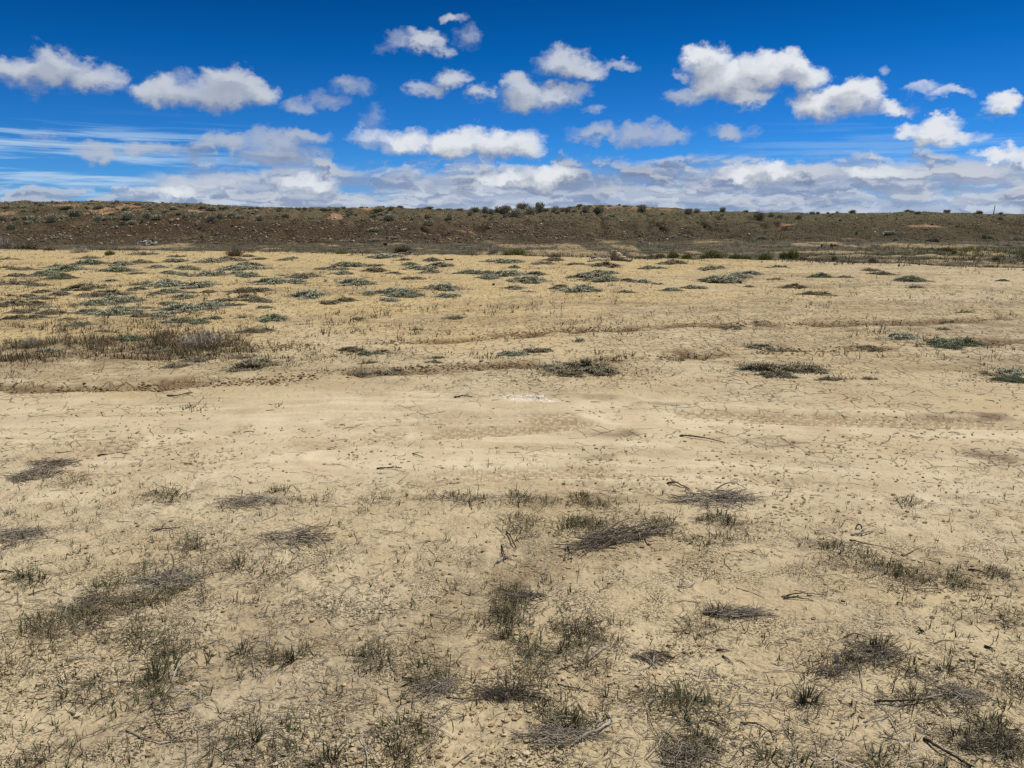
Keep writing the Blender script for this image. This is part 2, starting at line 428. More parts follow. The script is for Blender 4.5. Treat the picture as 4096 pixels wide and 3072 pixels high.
# the compacted strip people drive along: paler, smoother, streaked lengthwise
ix, dd, al = near_line(GX, GY, q2((-60, 950), (300, 945), (700, 925), (1100, 930), (1500, 950), (1900, 975), (2280, 990)), 1.4, 2.6)
X, Y = GX[ix], GY[ix]
road = np.zeros_like(GX)
road[ix] = 1 - ss(np.abs(dd + .5 * (fbm(X * .8, Y * .8, 3, 341) - .5)), .9, 1.7)
strk = np.zeros_like(GX); strk[ix] = fbm(X * .30, dd * 5.5, 4, 342)
pale = np.maximum(pale, road * (.25 + .75 * ss(strk, .45, .68)))
# two faint wheel lines running away from the viewer, and older ones on the left
for k, pts in enumerate((q2((860, 1680), (905, 1480), (960, 1330), (1010, 1200)), q2((1020, 1680), (1040, 1480), (1075, 1300), (1105, 1180)), q2((540, 1250), (620, 1290), (780, 1400)), q2((-20, 1075), (200, 1062), (420, 1050)), q2((-20, 1095), (180, 1084), (380, 1072)))):
    ix, dd, al = near_line(GX, GY, pts, .14, .6)
    dd = dd + .05 * (fbm(al * 2, 0 * al, 3, 350 + k) - .5)
    br = ss(fbm(al * 1.6, 0 * al + k, 3, 355 + k), .38, .58)
    m_ = (1 - ss(np.abs(dd), .05, .13)) * br
    tread[ix] = np.maximum(tread[ix], m_ * ss(np.sin(al * 2 * math.pi / .055), -.2, .4) * .55)
    Zd[ix] -= .014 * m_
# broken furrows and low scraped ridges over the whole middle distance
fx, fy = GX * .97 - GY * .10, GY * .97 + GX * .10
fur = fbm(fx * .30, fy * 2.3, 4, 361)
midm = ss(GY, 6.8, 8.5) * (1 - ss(GY, 24, 36)) * ss(fbm(GX * .22, GY * .3, 3, 362), .36, .58)
Zd += .05 * midm * (np.abs(fur - .5) * 2 - .25)
furm = midm * (1 - ss(np.abs(fur - .5), .012, .05)) * ss(fbm(GX * 1.2, GY * 1.2, 3, 363), .42, .6)
streak = midm * ss(fbm(fx * .16, fy * 1.1, 4, 364), .50, .66)
# damp, greyish-brown stains
damp = np.zeros_like(GX)
for k, (a, b, w_, h_, s_) in enumerate([(2080, 899, 78, 9, 1), (2140, 992, 75, 16, .85), (1660, 955, 60, 10, .55), (1320, 936, 55, 8, .85), (1430, 872, 70, 6, .65), (1240, 858, 70, 7, .6), (1620, 985, 70, 8, .5), (1280, 985, 40, 6, .6),
        (1060, 1002, 30, 6, .55), (1300, 800, 160, 9, .4), (560, 790, 120, 14, .35), (1000, 800, 150, 9, .4), (200, 755, 240, 26, .8), (60, 700, 90, 14, .6), (2100, 730, 120, 20, .35), (1160, 1080, 260, 14, .5), (560, 1082, 90, 12, .4),
        (1780, 1005, 80, 6, .4), (1345, 1080, 70, 12, .5), (2000, 1235, 110, 22, .3), (2100, 1340, 60, 9, .5), (950, 1225, 25, 30, .4), (530, 1330, 50, 30, .4), (200, 1600, 90, 30, .45), (420, 1600, 60, 20, .4), (700, 1450, 30, 18, .4), (930, 1445, 24, 10, .4), (1000, 690, 300, 12, .42), (700, 684, 190, 12, .35), (1500, 668, 280, 13, .36), (1150, 652, 200, 8, .35), (1900, 660, 250, 14, .3), (640, 590, 60, 10, .4), (1700, 735, 200, 12, .35), (300, 700, 200, 16, .35), (820, 770, 160, 12, .35)]):
    damp = np.maximum(damp, s_ * patch(GX, GY, a * 1.8517, b * 1.8517, w_ * 1.8517, h_ * 1.8517, .45, 400 + k, .55))
damp = np.maximum(damp, np.maximum(.62 * furm, .50 * streak))
damp = np.maximum(damp, .35 * litter * ss(fbm(GX * 1.1, GY * 1.1, 4, 365), .56, .70))
salt = np.maximum(patch(GX, GY, 2105, 1588, 74, 9, .4, 450, .8), patch(GX, GY, 2190, 1600, 46, 5, .4, 451, .8))
salt = np.maximum(np.minimum(1.6 * salt, 1), 0.22 * patch(GX, GY, 3880, 1512, 34, 6, .3, 452, .9))
# pale sandy patches and mounds in the hollow
sandy = np.zeros_like(GX)
for k, (a, b, w_, h_) in enumerate([(720, 978, 40, 7), (660, 990, 130, 6), (1185, 972, 38, 7), (1320, 985, 28, 5), (1090, 998, 30, 4), (1590, 976, 32, 5), (1970, 970, 45, 5), (2410, 966, 60, 8), (2490, 987, 35, 8), (2285, 990, 60, 12), (2090, 985, 120, 5),
        (2900, 962, 70, 6), (2850, 972, 120, 6), (3230, 983, 45, 7), (3340, 978, 40, 8), (3420, 958, 90, 4), (2790, 952, 30, 5), (3650, 985, 160, 8), (3900, 984, 50, 6), (3950, 1015, 90, 12), (3830, 1030, 120, 8), (3300, 1012, 160, 6), (3700, 1050, 260, 7), (3450, 1025, 200, 5), (1950, 1020, 60, 12),
        (705, 960, 24, 6), (210, 955, 30, 5), (290, 928, 28, 6), (3560, 1065, 200, 8), (4000, 1068, 120, 8), (2250, 1015, 160, 14), (2680, 1025, 90, 10), (2550, 1020, 40, 8), (2020, 812, 30, 4), (2840, 1022, 60, 12)]):
    m_ = patch(GX, GY, a, b, w_, h_, .3, 500 + k, .6)
    sandy = np.maximum(sandy, m_); Zd += 0.06 * m_ * (GY < 75)
# orange bare scars near the top of the slope on the left, pale rock on the knoll
scar = np.zeros_like(GX)
for k, (a, b, w_, h_) in enumerate([(300, 817, 110, 5), (400, 850, 60, 10), (430, 835, 70, 6), (530, 822, 50, 7), (250, 826, 60, 4), (560, 838, 60, 5), (790, 842, 50, 5), (1480, 832, 60, 4), (1340, 855, 40, 6), (1850, 910, 30, 8), (3130, 898, 40, 4), (2070, 890, 30, 6), (3700, 905, 60, 5), (30, 852, 40, 6)]):
    scar = np.maximum(scar, patch(GX, GY, a, b, w_, h_, .4, 560 + k, .9))
knoll = np.exp(-((GX - 14.0) / 9.0) ** 2 - ((GY - 108) / 5.0) ** 2)
scar = np.maximum(scar, .8 * ss(knoll + 1.6 * wob2 + .6 * (fbm(GX * 2, GY * 2, 3, 77) - .5), 0.55, 0.85))
green = np.maximum(.6 * ss(GX + 0.12 * GY + 9 * wob, 12, 34) * slope, 0.9 * patch(GX, GY, 3950, 1010, 220, 26, .4, 590, .7))
green = np.maximum(green, .8 * patch(GX, GY, 3700, 935, 380, 14, .5, 591, .8))
brownb = patch(GX, GY, 1100, 915, 900, 36, .5, 592, .9) * slope

# relief that can be seen as relief
crack_zone = ss(fbm(GX * 0.5, GY * 0.5, 3, 81) + 0.25 * ss(GX, -2, 5), 0.42, 0.62) * (1 - litter) * (1 - hollow) * (1 - .8 * pale) * ss(GY, 4.3, 5.5) * (1 - 0.8 * ss(GY, 14, 22))
rough = np.clip(litter * 0.9 + ss(fbm(GX * 0.8, GY * 0.9, 3, 82), 0.45, 0.7) * (1 - litter) * 0.8 + 0.5 * ochre, 0, 1.2) * (1 - 0.8 * pale)
cl = np.zeros_like(GX)
nearw = ss(-DIST, -26, -7)
cl += 0.012 * (fbm(GX * 9, GY * 9, 3, 101) - 0.5) * nearw
cl += 0.012 * (np.abs(fbm(GX * 24, GY * 24, 2, 102) - 0.5)) * nearw * ss(-DIST, -12, -5)
cl += 0.035 * (fbm(GX * 3.1, GY * 3.1, 4, 103) - 0.5)
cl += 0.10 * ss(DIST, 8, 25) * (fbm(GX * 1.1, GY * 1.1, 4, 104) - 0.5) * (1 - slope)
Z = Z + (cl * (0.25 + 0.9 * rough) + Zd) * ss(DIST, 0.6, 1.6)
Z += 0.22 * (hollow * (1 - slope)) * (fbm(GX * .9, GY * .9, 4, 105) - 0.5) + slope * (0.6 * (fbm(GX * 0.55, GY * 0.55, 5, 106) - 0.5) - .55 * ss(.07 - np.abs(fbm(GX * .16 + .3 * wob, GY * .035, 3, 107) - .5), 0, .07) * ss(GY - yfv, 2, 10) * (1 - ss(GY - yfv, 24, 34))) * ss(-DIST, -180, -100)

nv = NR * NT
idx = np.arange(nv).reshape(NR, NT)
a_, b_ = idx[:-1, :], idx[1:, :]
quads = np.stack([a_, b_, np.roll(b_, -1, 1), np.roll(a_, -1, 1)], -1).reshape(-1, 4)[:, ::-1]
# close the middle with a small fan ring
cz = float(macro(0.0, 0.0))
verts = np.concatenate([np.stack([GX, GY, Z], 1), [[0, 0, cz]]])
tris = np.stack([idx[0], np.roll(idx[0], -1), np.full(NT, nv)], 1)[:, ::-1]
me = bpy.data.meshes.new('ground')
me.vertices.add(nv + 1); me.vertices.foreach_set('co', verts.astype(np.float32).ravel())
nq, nt = len(quads), len(tris)
me.loops.add(nq * 4 + nt * 3)
me.loops.foreach_set('vertex_index', np.concatenate([quads.ravel(), tris.ravel()]).astype(np.int32))
me.polygons.add(nq + nt)
me.polygons.foreach_set('loop_start', np.concatenate([np.arange(nq) * 4, nq * 4 + np.arange(nt) * 3]).astype(np.int32))
me.polygons.foreach_set('use_smooth', np.ones(nq + nt, bool))
me.update()
def pack(name, *ch):
    ch = list(ch) + [np.zeros(nv)] * (4 - len(ch))
    c_ = np.concatenate([np.stack(ch, 1), np.zeros((1, 4))]).astype(np.float32)
    at_ = me.attributes.new(name, 'FLOAT_COLOR', 'POINT'); at_.data.foreach_set('color', np.clip(c_, 0, 1).ravel())
pack('zone_a', litter, hollow, slope, ochre)
pack('zone_b', rut, pale, damp, salt)
pack('zone_c', sandy, scar, green, crack_zone)
pack('zone_d', rough, tread, brownb)
at_ = me.attributes.new('up_slope', 'FLOAT', 'POINT'); at_.data.foreach_set('value', np.append(np.clip((GY - yfv) / 33 + .25 * wob, 0, 1), 0).astype(np.float32))
ground = bpy.data.objects.new('ground', me); C.objects.link(ground)
ground['kind'] = 'structure'

from mathutils.bvhtree import BVHTree
_gz = Z.reshape(NR, NT)
_lr = np.log(RR)
def gz(x, y):
    """height of the finished ground at (x, y), bilinear on the polar grid"""
    x = np.atleast_1d(np.asarray(x, float)); y = np.atleast_1d(np.asarray(y, float))
    r = np.hypot(x, y); th = np.arctan2(x, y)
    i = np.clip(np.searchsorted(RR, r) - 1, 0, NR - 2); f = np.clip((r - RR[i]) / (RR[i + 1] - RR[i]), 0, 1)
    u = np.clip((th + R(43)) / R(86), 0, 1) * (NA - 1); j = np.clip(u.astype(int), 0, NA - 2); k = u - j
    return (_gz[i, j] * (1 - f) + _gz[i + 1, j] * f) * (1 - k) + (_gz[i, j + 1] * (1 - f) + _gz[i + 1, j + 1] * f) * k
# ------------------------------------------------------------------ ground material
def new_mat(name):
    m = bpy.data.materials.new(name); m.use_nodes = True
    nt = m.node_tree; b = nt.nodes['Principled BSDF']
    b.inputs['Roughness'].default_value = 0.9
    b.inputs['Specular IOR Level'].default_value = 0.15
    return m, G(nt), b

mg, g, bs = new_mat('dry_earth')
geo = g.n.new('ShaderNodeNewGeometry'); pos = geo.outputs['Position']
za, zb, zc, zd = [g.attr('zone_' + c) for c in 'abcd']
def ch(a):
    s = g.n.new('ShaderNodeSeparateColor'); g.put(s.inputs[0], a.outputs['Color'])
    return (*s.outputs[:3], a.outputs['Alpha'])
litter_, hollow_, slope_, ochre_ = ch(za)
rut_, pale_, damp_, salt_ = ch(zb)
sandy_, scar_, green_, crackz_ = ch(zc)
rough_, tread_, brown_, _x = ch(zd)
flat = g.v('MULTIPLY', pos, (1, 1, 0.0))
n_big = g.noise(flat, 0.35, 4, 0.6)
n_mid = g.noise(flat, 2.3, 5, 0.62)
n_fine = g.noise(flat, 21, 5, 0.65)
n_tiny = g.noise(flat, 85, 3, 0.6)
m = g.m
# sand tones
c_beige, c_warm, c_och, c_pale = (.49, .405, .265), (.435, .345, .20), (.51, .375, .162), (.60, .51, .355)
sand = g.mix(g.sstep(n_big, .35, .65), c_beige, c_warm)
sand = g.mix(g.m('MULTIPLY', ochre_, .85), sand, c_och)
sand = g.mix(g.m('MULTIPLY', pale_, .75), sand, c_pale)
sand = g.mix(g.m('MULTIPLY', g.sstep(g.noise(flat, 1.05, 5, .62), .47, .66), .45), sand, (.36, .295, .20))
sand = g.mix(g.m('MULTIPLY', g.sstep(n_mid, .36, .72), .55), sand, (.35, .26, .145))
sand = g.mix(g.m('MULTIPLY', g.sstep(n_fine, .50, .80), .55), sand, (.26, .19, .11))
sand = g.mix(g.m('MULTIPLY', g.sstep(n_tiny, .55, .30), .5), sand, (.60, .50, .34))
# small dark elongated flecks: dead plant crumbs, plus tiny shaded bits put into the colour
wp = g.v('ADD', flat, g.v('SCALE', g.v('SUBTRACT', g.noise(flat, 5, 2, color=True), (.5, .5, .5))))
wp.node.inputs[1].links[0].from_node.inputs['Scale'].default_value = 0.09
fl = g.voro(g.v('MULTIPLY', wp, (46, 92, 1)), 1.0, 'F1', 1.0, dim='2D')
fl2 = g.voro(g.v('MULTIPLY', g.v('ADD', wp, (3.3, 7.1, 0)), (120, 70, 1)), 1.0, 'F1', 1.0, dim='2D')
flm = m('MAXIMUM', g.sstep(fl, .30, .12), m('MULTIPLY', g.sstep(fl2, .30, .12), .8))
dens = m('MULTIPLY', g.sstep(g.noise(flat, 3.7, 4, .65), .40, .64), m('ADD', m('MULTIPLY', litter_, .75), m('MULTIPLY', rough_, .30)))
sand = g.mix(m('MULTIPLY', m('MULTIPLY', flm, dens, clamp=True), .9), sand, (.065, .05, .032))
# crackled, curled mud skin: a net of small dark gaps where the crust is broken
wr = g.v('ADD', flat, g.v('SCALE', g.v('SUBTRACT', g.noise(flat, 9, 3, color=True), (.5, .5, .5))))
wr.node.inputs[1].links[0].from_node.inputs['Scale'].default_value = 0.09
cn = m('MULTIPLY', g.sstep(g.voro(g.v('MULTIPLY', wr, (8, 5, 1)), 1.0, 'DISTANCE_TO_EDGE', 1.0, dim='2D'), .11, .02), g.sstep(g.noise(flat, 4.3, 4, .65), .42, .58))
far_ = g.sstep(g.xyz(pos)[1], 6.0, 10.0)
crumb = m('MULTIPLY', m('MULTIPLY', cn, far_), g.sstep(pale_, .1, .6, 1.0, .15))
blot = m('MULTIPLY', g.sstep(g.noise(g.v('MULTIPLY', flat, (1.0, .55, 0)), 7.5, 4, .7), .54, .68), far_)
sand = g.mix(m('MULTIPLY', blot, .45), sand, (.24, .175, .085))
sand = g.mix(m('MULTIPLY', crumb, .70), sand, (.17, .12, .06))
# shrink cracks
wq = g.v('ADD', flat, g.v('SCALE', g.v('SUBTRACT', g.noise(flat, 3.2, 3, color=True), (.5, .5, .5))))
wq.node.inputs[1].links[0].from_node.inputs['Scale'].default_value = 0.22
ce = g.voro(wq, 4.2, 'DISTANCE_TO_EDGE', 1.0, dim='2D')
ce2 = g.voro(wq, 11.0, 'DISTANCE_TO_EDGE', 1.0, dim='2D')
gate = g.sstep(g.noise(flat, 1.9, 3, .6), .40, .60)
k1 = m('MULTIPLY', g.sstep(ce, .035, .008), m('MULTIPLY', gate, crackz_))
k2 = m('MULTIPLY', g.sstep(ce2, .06, .012), m('MULTIPLY', g.sstep(g.noise(flat, 2.6, 3, .6), .46, .62), m('MULTIPLY', crackz_, .7)))
crk = m('MAXIMUM', k1, k2)
sand = g.mix(m('MULTIPLY', crk, .8), sand, (.10, .07, .04))
sand = g.mix(m('MULTIPLY', tread_, .72), sand, (.23, .165, .09))
# stains
rutc = g.mix(g.sstep(n_fine, .35, .7), (.21, .135, .068), (.10, .064, .034))
rutm = m('MULTIPLY', rut_, g.sstep(m('ADD', n_mid, m('MULTIPLY', n_fine, .6)), .45, .85, 0.45, 1.0))
sand = g.mix(m('MULTIPLY', rutm, 1.0, clamp=True), sand, rutc)
sand = g.mix(m('MULTIPLY', damp_, m('MULTIPLY', g.sstep(n_mid, .25, .6), .85)), sand, (.155, .11, .067))
sand = g.mix(m('MULTIPLY', salt_, g.sstep(n_fine, .44, .62)), sand, (.70, .67, .61))
# the hollow: dry dark growth and grey soil with light sand showing through
n_h = g.noise(g.v('MULTIPLY', flat, (.55, 1.2, 0)), 1.0, 6, .68)
n_h2 = g.noise(flat, 6.0, 4, .7)
hol = g.mix(g.sstep(n_h2, .35, .65), (.062, .052, .035), (.125, .105, .07))
hol = g.mix(m('MULTIPLY', g.sstep(n_h, .50, .66), .75), hol, (.33, .245, .14))
hol = g.mix(m('MULTIPLY', g.sstep(g.noise(flat, .5, 4, .6), .45, .65), .6), hol, (.075, .082, .045))
hol = g.mix(m('MULTIPLY', m('MULTIPLY', sandy_, .85), g.sstep(m('ADD', n_h2, m('MULTIPLY', n_h, .6)), .55, .90, .0, 1.0)), hol, (.43, .32, .175))
# the slope: dark brown soil, stones and dry tufts
n_s = g.noise(flat, 2.1, 6, .72)
n_s2 = g.noise(flat, .42, 5, .65)
slp = g.mix(g.sstep(n_s, .38, .62), (.046, .033, .019), (.115, .085, .05))
ups = g.attr('up_slope').outputs['Fac']
slp = g.mix(m('MULTIPLY', g.sstep(m('ADD', ups, m('MULTIPLY', n_s2, .5)), .72, 1.08), .7), slp, g.mix(g.sstep(n_s, .40, .60), (.085, .075, .042), (.20, .165, .095)))
slp = g.mix(m('MULTIPLY', g.sstep(n_s2, .46, .64), .55), slp, (.15, .115, .065))
slp = g.mix(m('MULTIPLY', brown_, .55), slp, (.058, .035, .02))
slp = g.mix(m('MULTIPLY', green_, m('MULTIPLY', g.sstep(n_s, .60, .40), .8)), slp, (.068, .078, .034))
slp = g.mix(m('MULTIPLY', scar_, g.sstep(n_s, .30, .55, .35, 1.0)), slp, (.42, .255, .145))
st = g.voro(flat, 3.1, 'F1', 1.0, dim='2D')
stc = g.voro(flat, 3.1, 'F1', 1.0, out='Color', dim='2D')
stm = m('MULTIPLY', g.sstep(st, .20, .12), g.sstep(g.xyz(stc)[0], .62, .70))
slp = g.mix(m('MULTIPLY', stm, .75), slp, (.36, .285, .19))
col = g.mix(hollow_, sand, hol)
col = g.mix(slope_, col, slp)
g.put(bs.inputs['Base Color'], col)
bs.inputs['Roughness'].default_value = 0.95
bs.inputs['Specular IOR Level'].default_value = 0.08
# relief
hgt = m('MULTIPLY', n_fine, .011)
hgt = m('ADD', hgt, m('MULTIPLY', n_tiny, .0045))
hgt = m('SUBTRACT', hgt, m('MULTIPLY', m('MAXIMUM', crk, crumb), .02))
hgt = m('ADD', hgt, m('MULTIPLY', m('MULTIPLY', flm, dens), .006))
pb = g.voro(wp, 38, 'SMOOTH_F1', 1.0, dim='2D')
hgt = m('SUBTRACT', hgt, m('MULTIPLY', m('MULTIPLY', pb, rough_), .007))
hgt = m('MULTIPLY', hgt, g.sstep(pale_, 0, 1, 1.0, .45))
hgt = m('ADD', hgt, m('MULTIPLY', m('MULTIPLY', n_s, m('ADD', slope_, hollow_)), .25))
hgt = m('ADD', hgt, m('MULTIPLY', m('MULTIPLY', stm, slope_), .15))
bp = g.n.new('ShaderNodeBump'); bp.inputs['Strength'].default_value = 0.9; bp.inputs['Distance'].default_value = 1.0
g.put(bp.inputs['Height'], hgt); g.put(bs.inputs['Normal'], bp.outputs[0])
me.materials.append(mg)
# ------------------------------------------------------------------ mesh helpers
rng = np.random.default_rng(11)

class MB:
    """collects blades, tubes and lumps; link() makes ONE mesh object of them"""
    def __init__(s): s.V, s.Q, s.T, s.n = [], [], [], 0
    def add(s, V, Q, tone):
        s.V.append(V); s.Q.append(Q + s.n); s.T.append(tone); s.n += len(V)
    def blades(s, base, az, lean, length, width, curl=0.5, segs=3, tone=None, tip=0.12, roll=None):
        n = len(base); az, lean, length, width = [np.broadcast_to(np.asarray(q, float), (n,)) for q in (az, lean, length, width)]
        curl = np.broadcast_to(np.asarray(curl, float), (n,))
        tone = rng.random(n) if tone is None else np.broadcast_to(tone, (n,))
        roll = rng.normal(0, 0.5, n) if roll is None else np.broadcast_to(roll, (n,))
        P = np.array(base, float); rows = []
        for k in range(segs + 1):
            f = k / segs
            th = lean + curl * f
            w = width * (1 - (1 - tip) * f ** 1.5) * 0.5
            sx, sy = np.cos(az + roll), -np.sin(az + roll)
            side = np.stack([sx * w, sy * w, 0 * w], 1)
            rows += [P - side, P + side]
            st = length / segs
            P = P + np.stack([np.sin(az) * np.sin(th) * st, np.cos(az) * np.sin(th) * st, np.cos(th) * st], 1)
        m = 2 * (segs + 1)
        V = np.stack(rows, 1).reshape(-1, 3)
        o = np.arange(n)[:, None] * m
        Q = np.concatenate([o + np.array([2 * k, 2 * k + 1, 2 * k + 3, 2 * k + 2]) for k in range(segs)], 0).reshape(-1, 4)
        s.add(V, Q, np.repeat(tone, m)); return s
    def tubes(s, P, rad, sides=3, tone=None):
        """P (n, k, 3) centre lines, rad (n, k)"""
        P = np.asarray(P, float); n, k, _ = P.shape; rad = np.broadcast_to(rad, (n, k))
        tone = rng.random(n) if tone is None else np.broadcast_to(tone, (n,))
        d = np.gradient(P, axis=1); d /= np.linalg.norm(d, axis=2, keepdims=True) + 1e-9
        up = np.where(np.abs(d[..., 2:3]) > 0.9, np.array([1., 0, 0]), np.array([0, 0, 1.]))
        u = np.cross(d, up); u /= np.linalg.norm(u, axis=2, keepdims=True) + 1e-9
        v = np.cross(d, u)
        a = np.arange(sides) * 2 * math.pi / sides
        ringv = P[:, :, None, :] + rad[:, :, None, None] * (np.cos(a)[None, None, :, None] * u[:, :, None, :] + np.sin(a)[None, None, :, None] * v[:, :, None, :])
        V = ringv.reshape(-1, 3)
        o = (np.arange(n) * k * sides)[:, None, None, None]
        i = np.arange(k - 1)[None, :, None, None] * sides
        j = np.arange(sides)[None, None, :, None]; j2 = (np.arange(sides) + 1) % sides; j2 = j2[None, None, :, None]
        Q = np.concatenate([o + i + j, o + i + j2, o + i + sides + j2, o + i + sides + j], 3).reshape(-1, 4)
        cap = []
        if sides == 4:
            b0 = np.arange(n)[:, None] * k * sides
            cap = [b0 + np.array([3, 2, 1, 0]), b0 + (k - 1) * sides + np.array([0, 1, 2, 3])]
        elif sides >= 5:
            b0 = np.arange(n)[:, None] * k * sides
            for e, f in ((0, -1), (k - 1, 1)):
                for q in range(1, sides - 1, 2):
                    w = [0, q, q + 1, min(q + 2, sides - 1)][::f]
                    cap.append(b0 + e * sides + np.array(w))
        Q = np.concatenate([Q] + cap, 0)
        s.add(V, Q, np.repeat(tone, k * sides)); return s
    def lump(s, c, r, seed=0, nu=14, nv_=8, rag=0.25, tone=0.5, facets=0.0):
        """an uneven stone or clod: a sphere pushed about by noise, faces flattened a little"""
        th, ph = np.meshgrid(np.arange(nu) * 2 * math.pi / nu, np.linspace(-math.pi / 2, math.pi / 2, nv_), indexing='xy')
        X, Y, Zs = np.cos(ph) * np.cos(th), np.cos(ph) * np.sin(th), np.sin(ph)
        q = 1 + rag * 2 * (fbm(X * 1.6 + 9.1 * seed, Y * 1.6 + Zs * 1.9 + 5, 3, seed) - 0.5) + rag * (fbm(Zs * 3 + seed, X * 3 - Y * 2, 2, seed + 3) - 0.5)
        V = np.stack([X * q * r[0] + c[0], Y * q * r[1] + c[1], Zs * q * r[2] + c[2]], -1)
        if facets:
            for k in range(7):
                nrm = rng.normal(0, 1, 3); nrm /= np.linalg.norm(nrm)
                lim = facets * min(r) * (0.75 + 0.3 * rng.random()) * (1 + 0 * k)
                e = ((V - np.array(c)) * nrm).sum(-1)
                lim = np.quantile(e, 0.80)
                V = V - np.maximum(e - lim, 0)[..., None] * nrm * 0.9
        V = V.reshape(-1, 3)
        Q = np.array([[j * nu + i, j * nu + (i + 1) % nu, (j + 1) * nu + (i + 1) % nu, (j + 1) * nu + i] for j in range(nv_ - 1) for i in range(nu)])
        s.add(V, Q, np.full(len(V), float(tone))); return s
    def mesh(s, name, mat, smooth=True):
        V = np.concatenate(s.V).astype(np.float32); Q = np.concatenate(s.Q).astype(np.int32); T = np.concatenate(s.T).astype(np.float32)
        m = bpy.data.meshes.new(name)
        m.vertices.add(len(V)); m.vertices.foreach_set('co', V.ravel())
        m.loops.add(len(Q) * 4); m.loops.foreach_set('vertex_index', Q.ravel())
        m.polygons.add(len(Q)); m.polygons.foreach_set('loop_start', np.arange(len(Q), dtype=np.int32) * 4)
        m.polygons.foreach_set('use_smooth', np.full(len(Q), smooth))
        m.update(calc_edges=True)
        a = m.attributes.new('tone', 'FLOAT', 'POINT'); a.data.foreach_set('value', T)
        m.materials.append(mat); return m
    def link(s, name, mat, parent=None, smooth=True):
        return link(name, s.mesh(name, mat, smooth), parent)

def link(name, mesh, parent=None):
    o = bpy.data.objects.new(name, mesh); C.objects.link(o)
    if parent: o.parent = parent
    return o

def tag(o, label, cat, group=None, kind=None):
    if label: o['label'] = label
    if cat: o['category'] = cat
    if group: o['group'] = group
    if kind: o['kind'] = kind
    return o

def thing(name, loc, rz=0.0, sc=(1, 1, 1)):
    o = bpy.data.objects.new(name, None); o.empty_display_size = 0.1
    C.objects.link(o); o.location = loc; o.rotation_euler = (0, 0, rz); o.scale = sc
    return o

def plant_mat(name, stops, rough=0.8, dapple=6.0):
    m, g, b = new_mat(name)
    tn = g.attr('tone').outputs['Fac']
    gp = g.n.new('ShaderNodeNewGeometry').outputs['Position']
    f = g.m('ADD', g.m('MULTIPLY', tn, .75), g.m('MULTIPLY', g.noise(gp, dapple, 3), .4), clamp=True)
    g.put(b.inputs['Base Color'], g.ramp(f, stops)); b.inputs['Roughness'].default_value = rough
    b.inputs['Specular IOR Level'].default_value = 0.2
    return m

def stone_mat(name, c0, c1, c2, scale=9):
    m, g, b = new_mat(name)
    gp = g.n.new('ShaderNodeNewGeometry').outputs['Position']
    n = g.noise(gp, scale, 5, .65); n2 = g.noise(gp, scale * .23, 3)
    c = g.mix(g.sstep(n, .35, .65), c0, c1); c = g.mix(g.m('MULTIPLY', g.sstep(n2, .45, .65), .6), c, c2)
    g.put(b.inputs['Base Color'], c); b.inputs['Roughness'].default_value = 0.95; b.inputs['Specular IOR Level'].default_value = .1
    bp = g.n.new('ShaderNodeBump'); bp.inputs['Distance'].default_value = .03; g.put(bp.inputs['Height'], n); g.put(b.inputs['Normal'], bp.outputs[0])
    return m

def wood_mat(name, c0, c1, c2):
    """weathered wood: long grain, split lines, bleached and dark patches"""
    m, g, b = new_mat(name)
    tc = g.n.new('ShaderNodeTexCoord').outputs['Object']
    gr = g.noise(g.v('MULTIPLY', tc, (9, 60, 60)), 1.0, 4, .6)
    bl = g.noise(tc, 7, 4, .6)
    c = g.mix(g.sstep(gr, .38, .62), c0, c1); c = g.mix(g.m('MULTIPLY', g.sstep(bl, .5, .68), .7), c, c2)
    g.put(b.inputs['Base Color'], c); b.inputs['Roughness'].default_value = .9; b.inputs['Specular IOR Level'].default_value = .1
    bp = g.n.new('ShaderNodeBump'); bp.inputs['Distance'].default_value = .006; g.put(bp.inputs['Height'], gr); g.put(b.inputs['Normal'], bp.outputs[0])
    return m

M_mat = plant_mat('saltbush_leaf', [(0.0, (.16, .155, .10)), (.45, (.33, .33, .225)), (1.0, (.52, .52, .39))])
M_matg = plant_mat('green_saltbush_leaf', [(0.0, (.125, .135, .075)), (.5, (.26, .285, .175)), (1.0, (.43, .45, .31))])
M_matd = plant_mat('dull_mat_leaf', [(0.0, (.13, .11, .068)), (.5, (.27, .235, .15)), (1.0, (.43, .385, .26))])
M_twig = plant_mat('dead_twig', [(0.0, (.085, .068, .049)), (.55, (.22, .187, .145)), (1.0, (.48, .425, .34))])
M_twigl = plant_mat('bleached_twig', [(0.0, (.14, .12, .09)), (.5, (.31, .275, .215)), (1.0, (.52, .47, .38))])
M_grass = plant_mat('green_grass_blade', [(0.0, (.024, .028, .012)), (.5, (.062, .072, .030)), (1.0, (.16, .16, .08))])
M_dry = plant_mat('dry_grass_blade', [(0.0, (.04, .032, .019)), (.5, (.115, .088, .05)), (1.0, (.30, .245, .15))])
M_sage = plant_mat('sagebrush_leaf', [(0.0, (.18, .172, .115)), (.5, (.36, .35, .25)), (1.0, (.52, .51, .39))])
M_saged = plant_mat('dark_sagebrush_leaf', [(0.0, (.13, .12, .078)), (.5, (.26, .245, .165)), (1.0, (.40, .38, .27))])
M_green = plant_mat('green_bush_leaf', [(0.0, (.055, .07, .018)), (.5, (.14, .16, .036)), (1.0, (.27, .27, .08))])
M_hollow = plant_mat('hollow_growth_leaf', [(0.0, (.055, .05, .033)), (.5, (.125, .118, .08)), (1.0, (.23, .21, .15))], dapple=.8)

# ---- prototypes -----------------------------------------------------------------------------------------------
def unit(n): return rng.random(n)

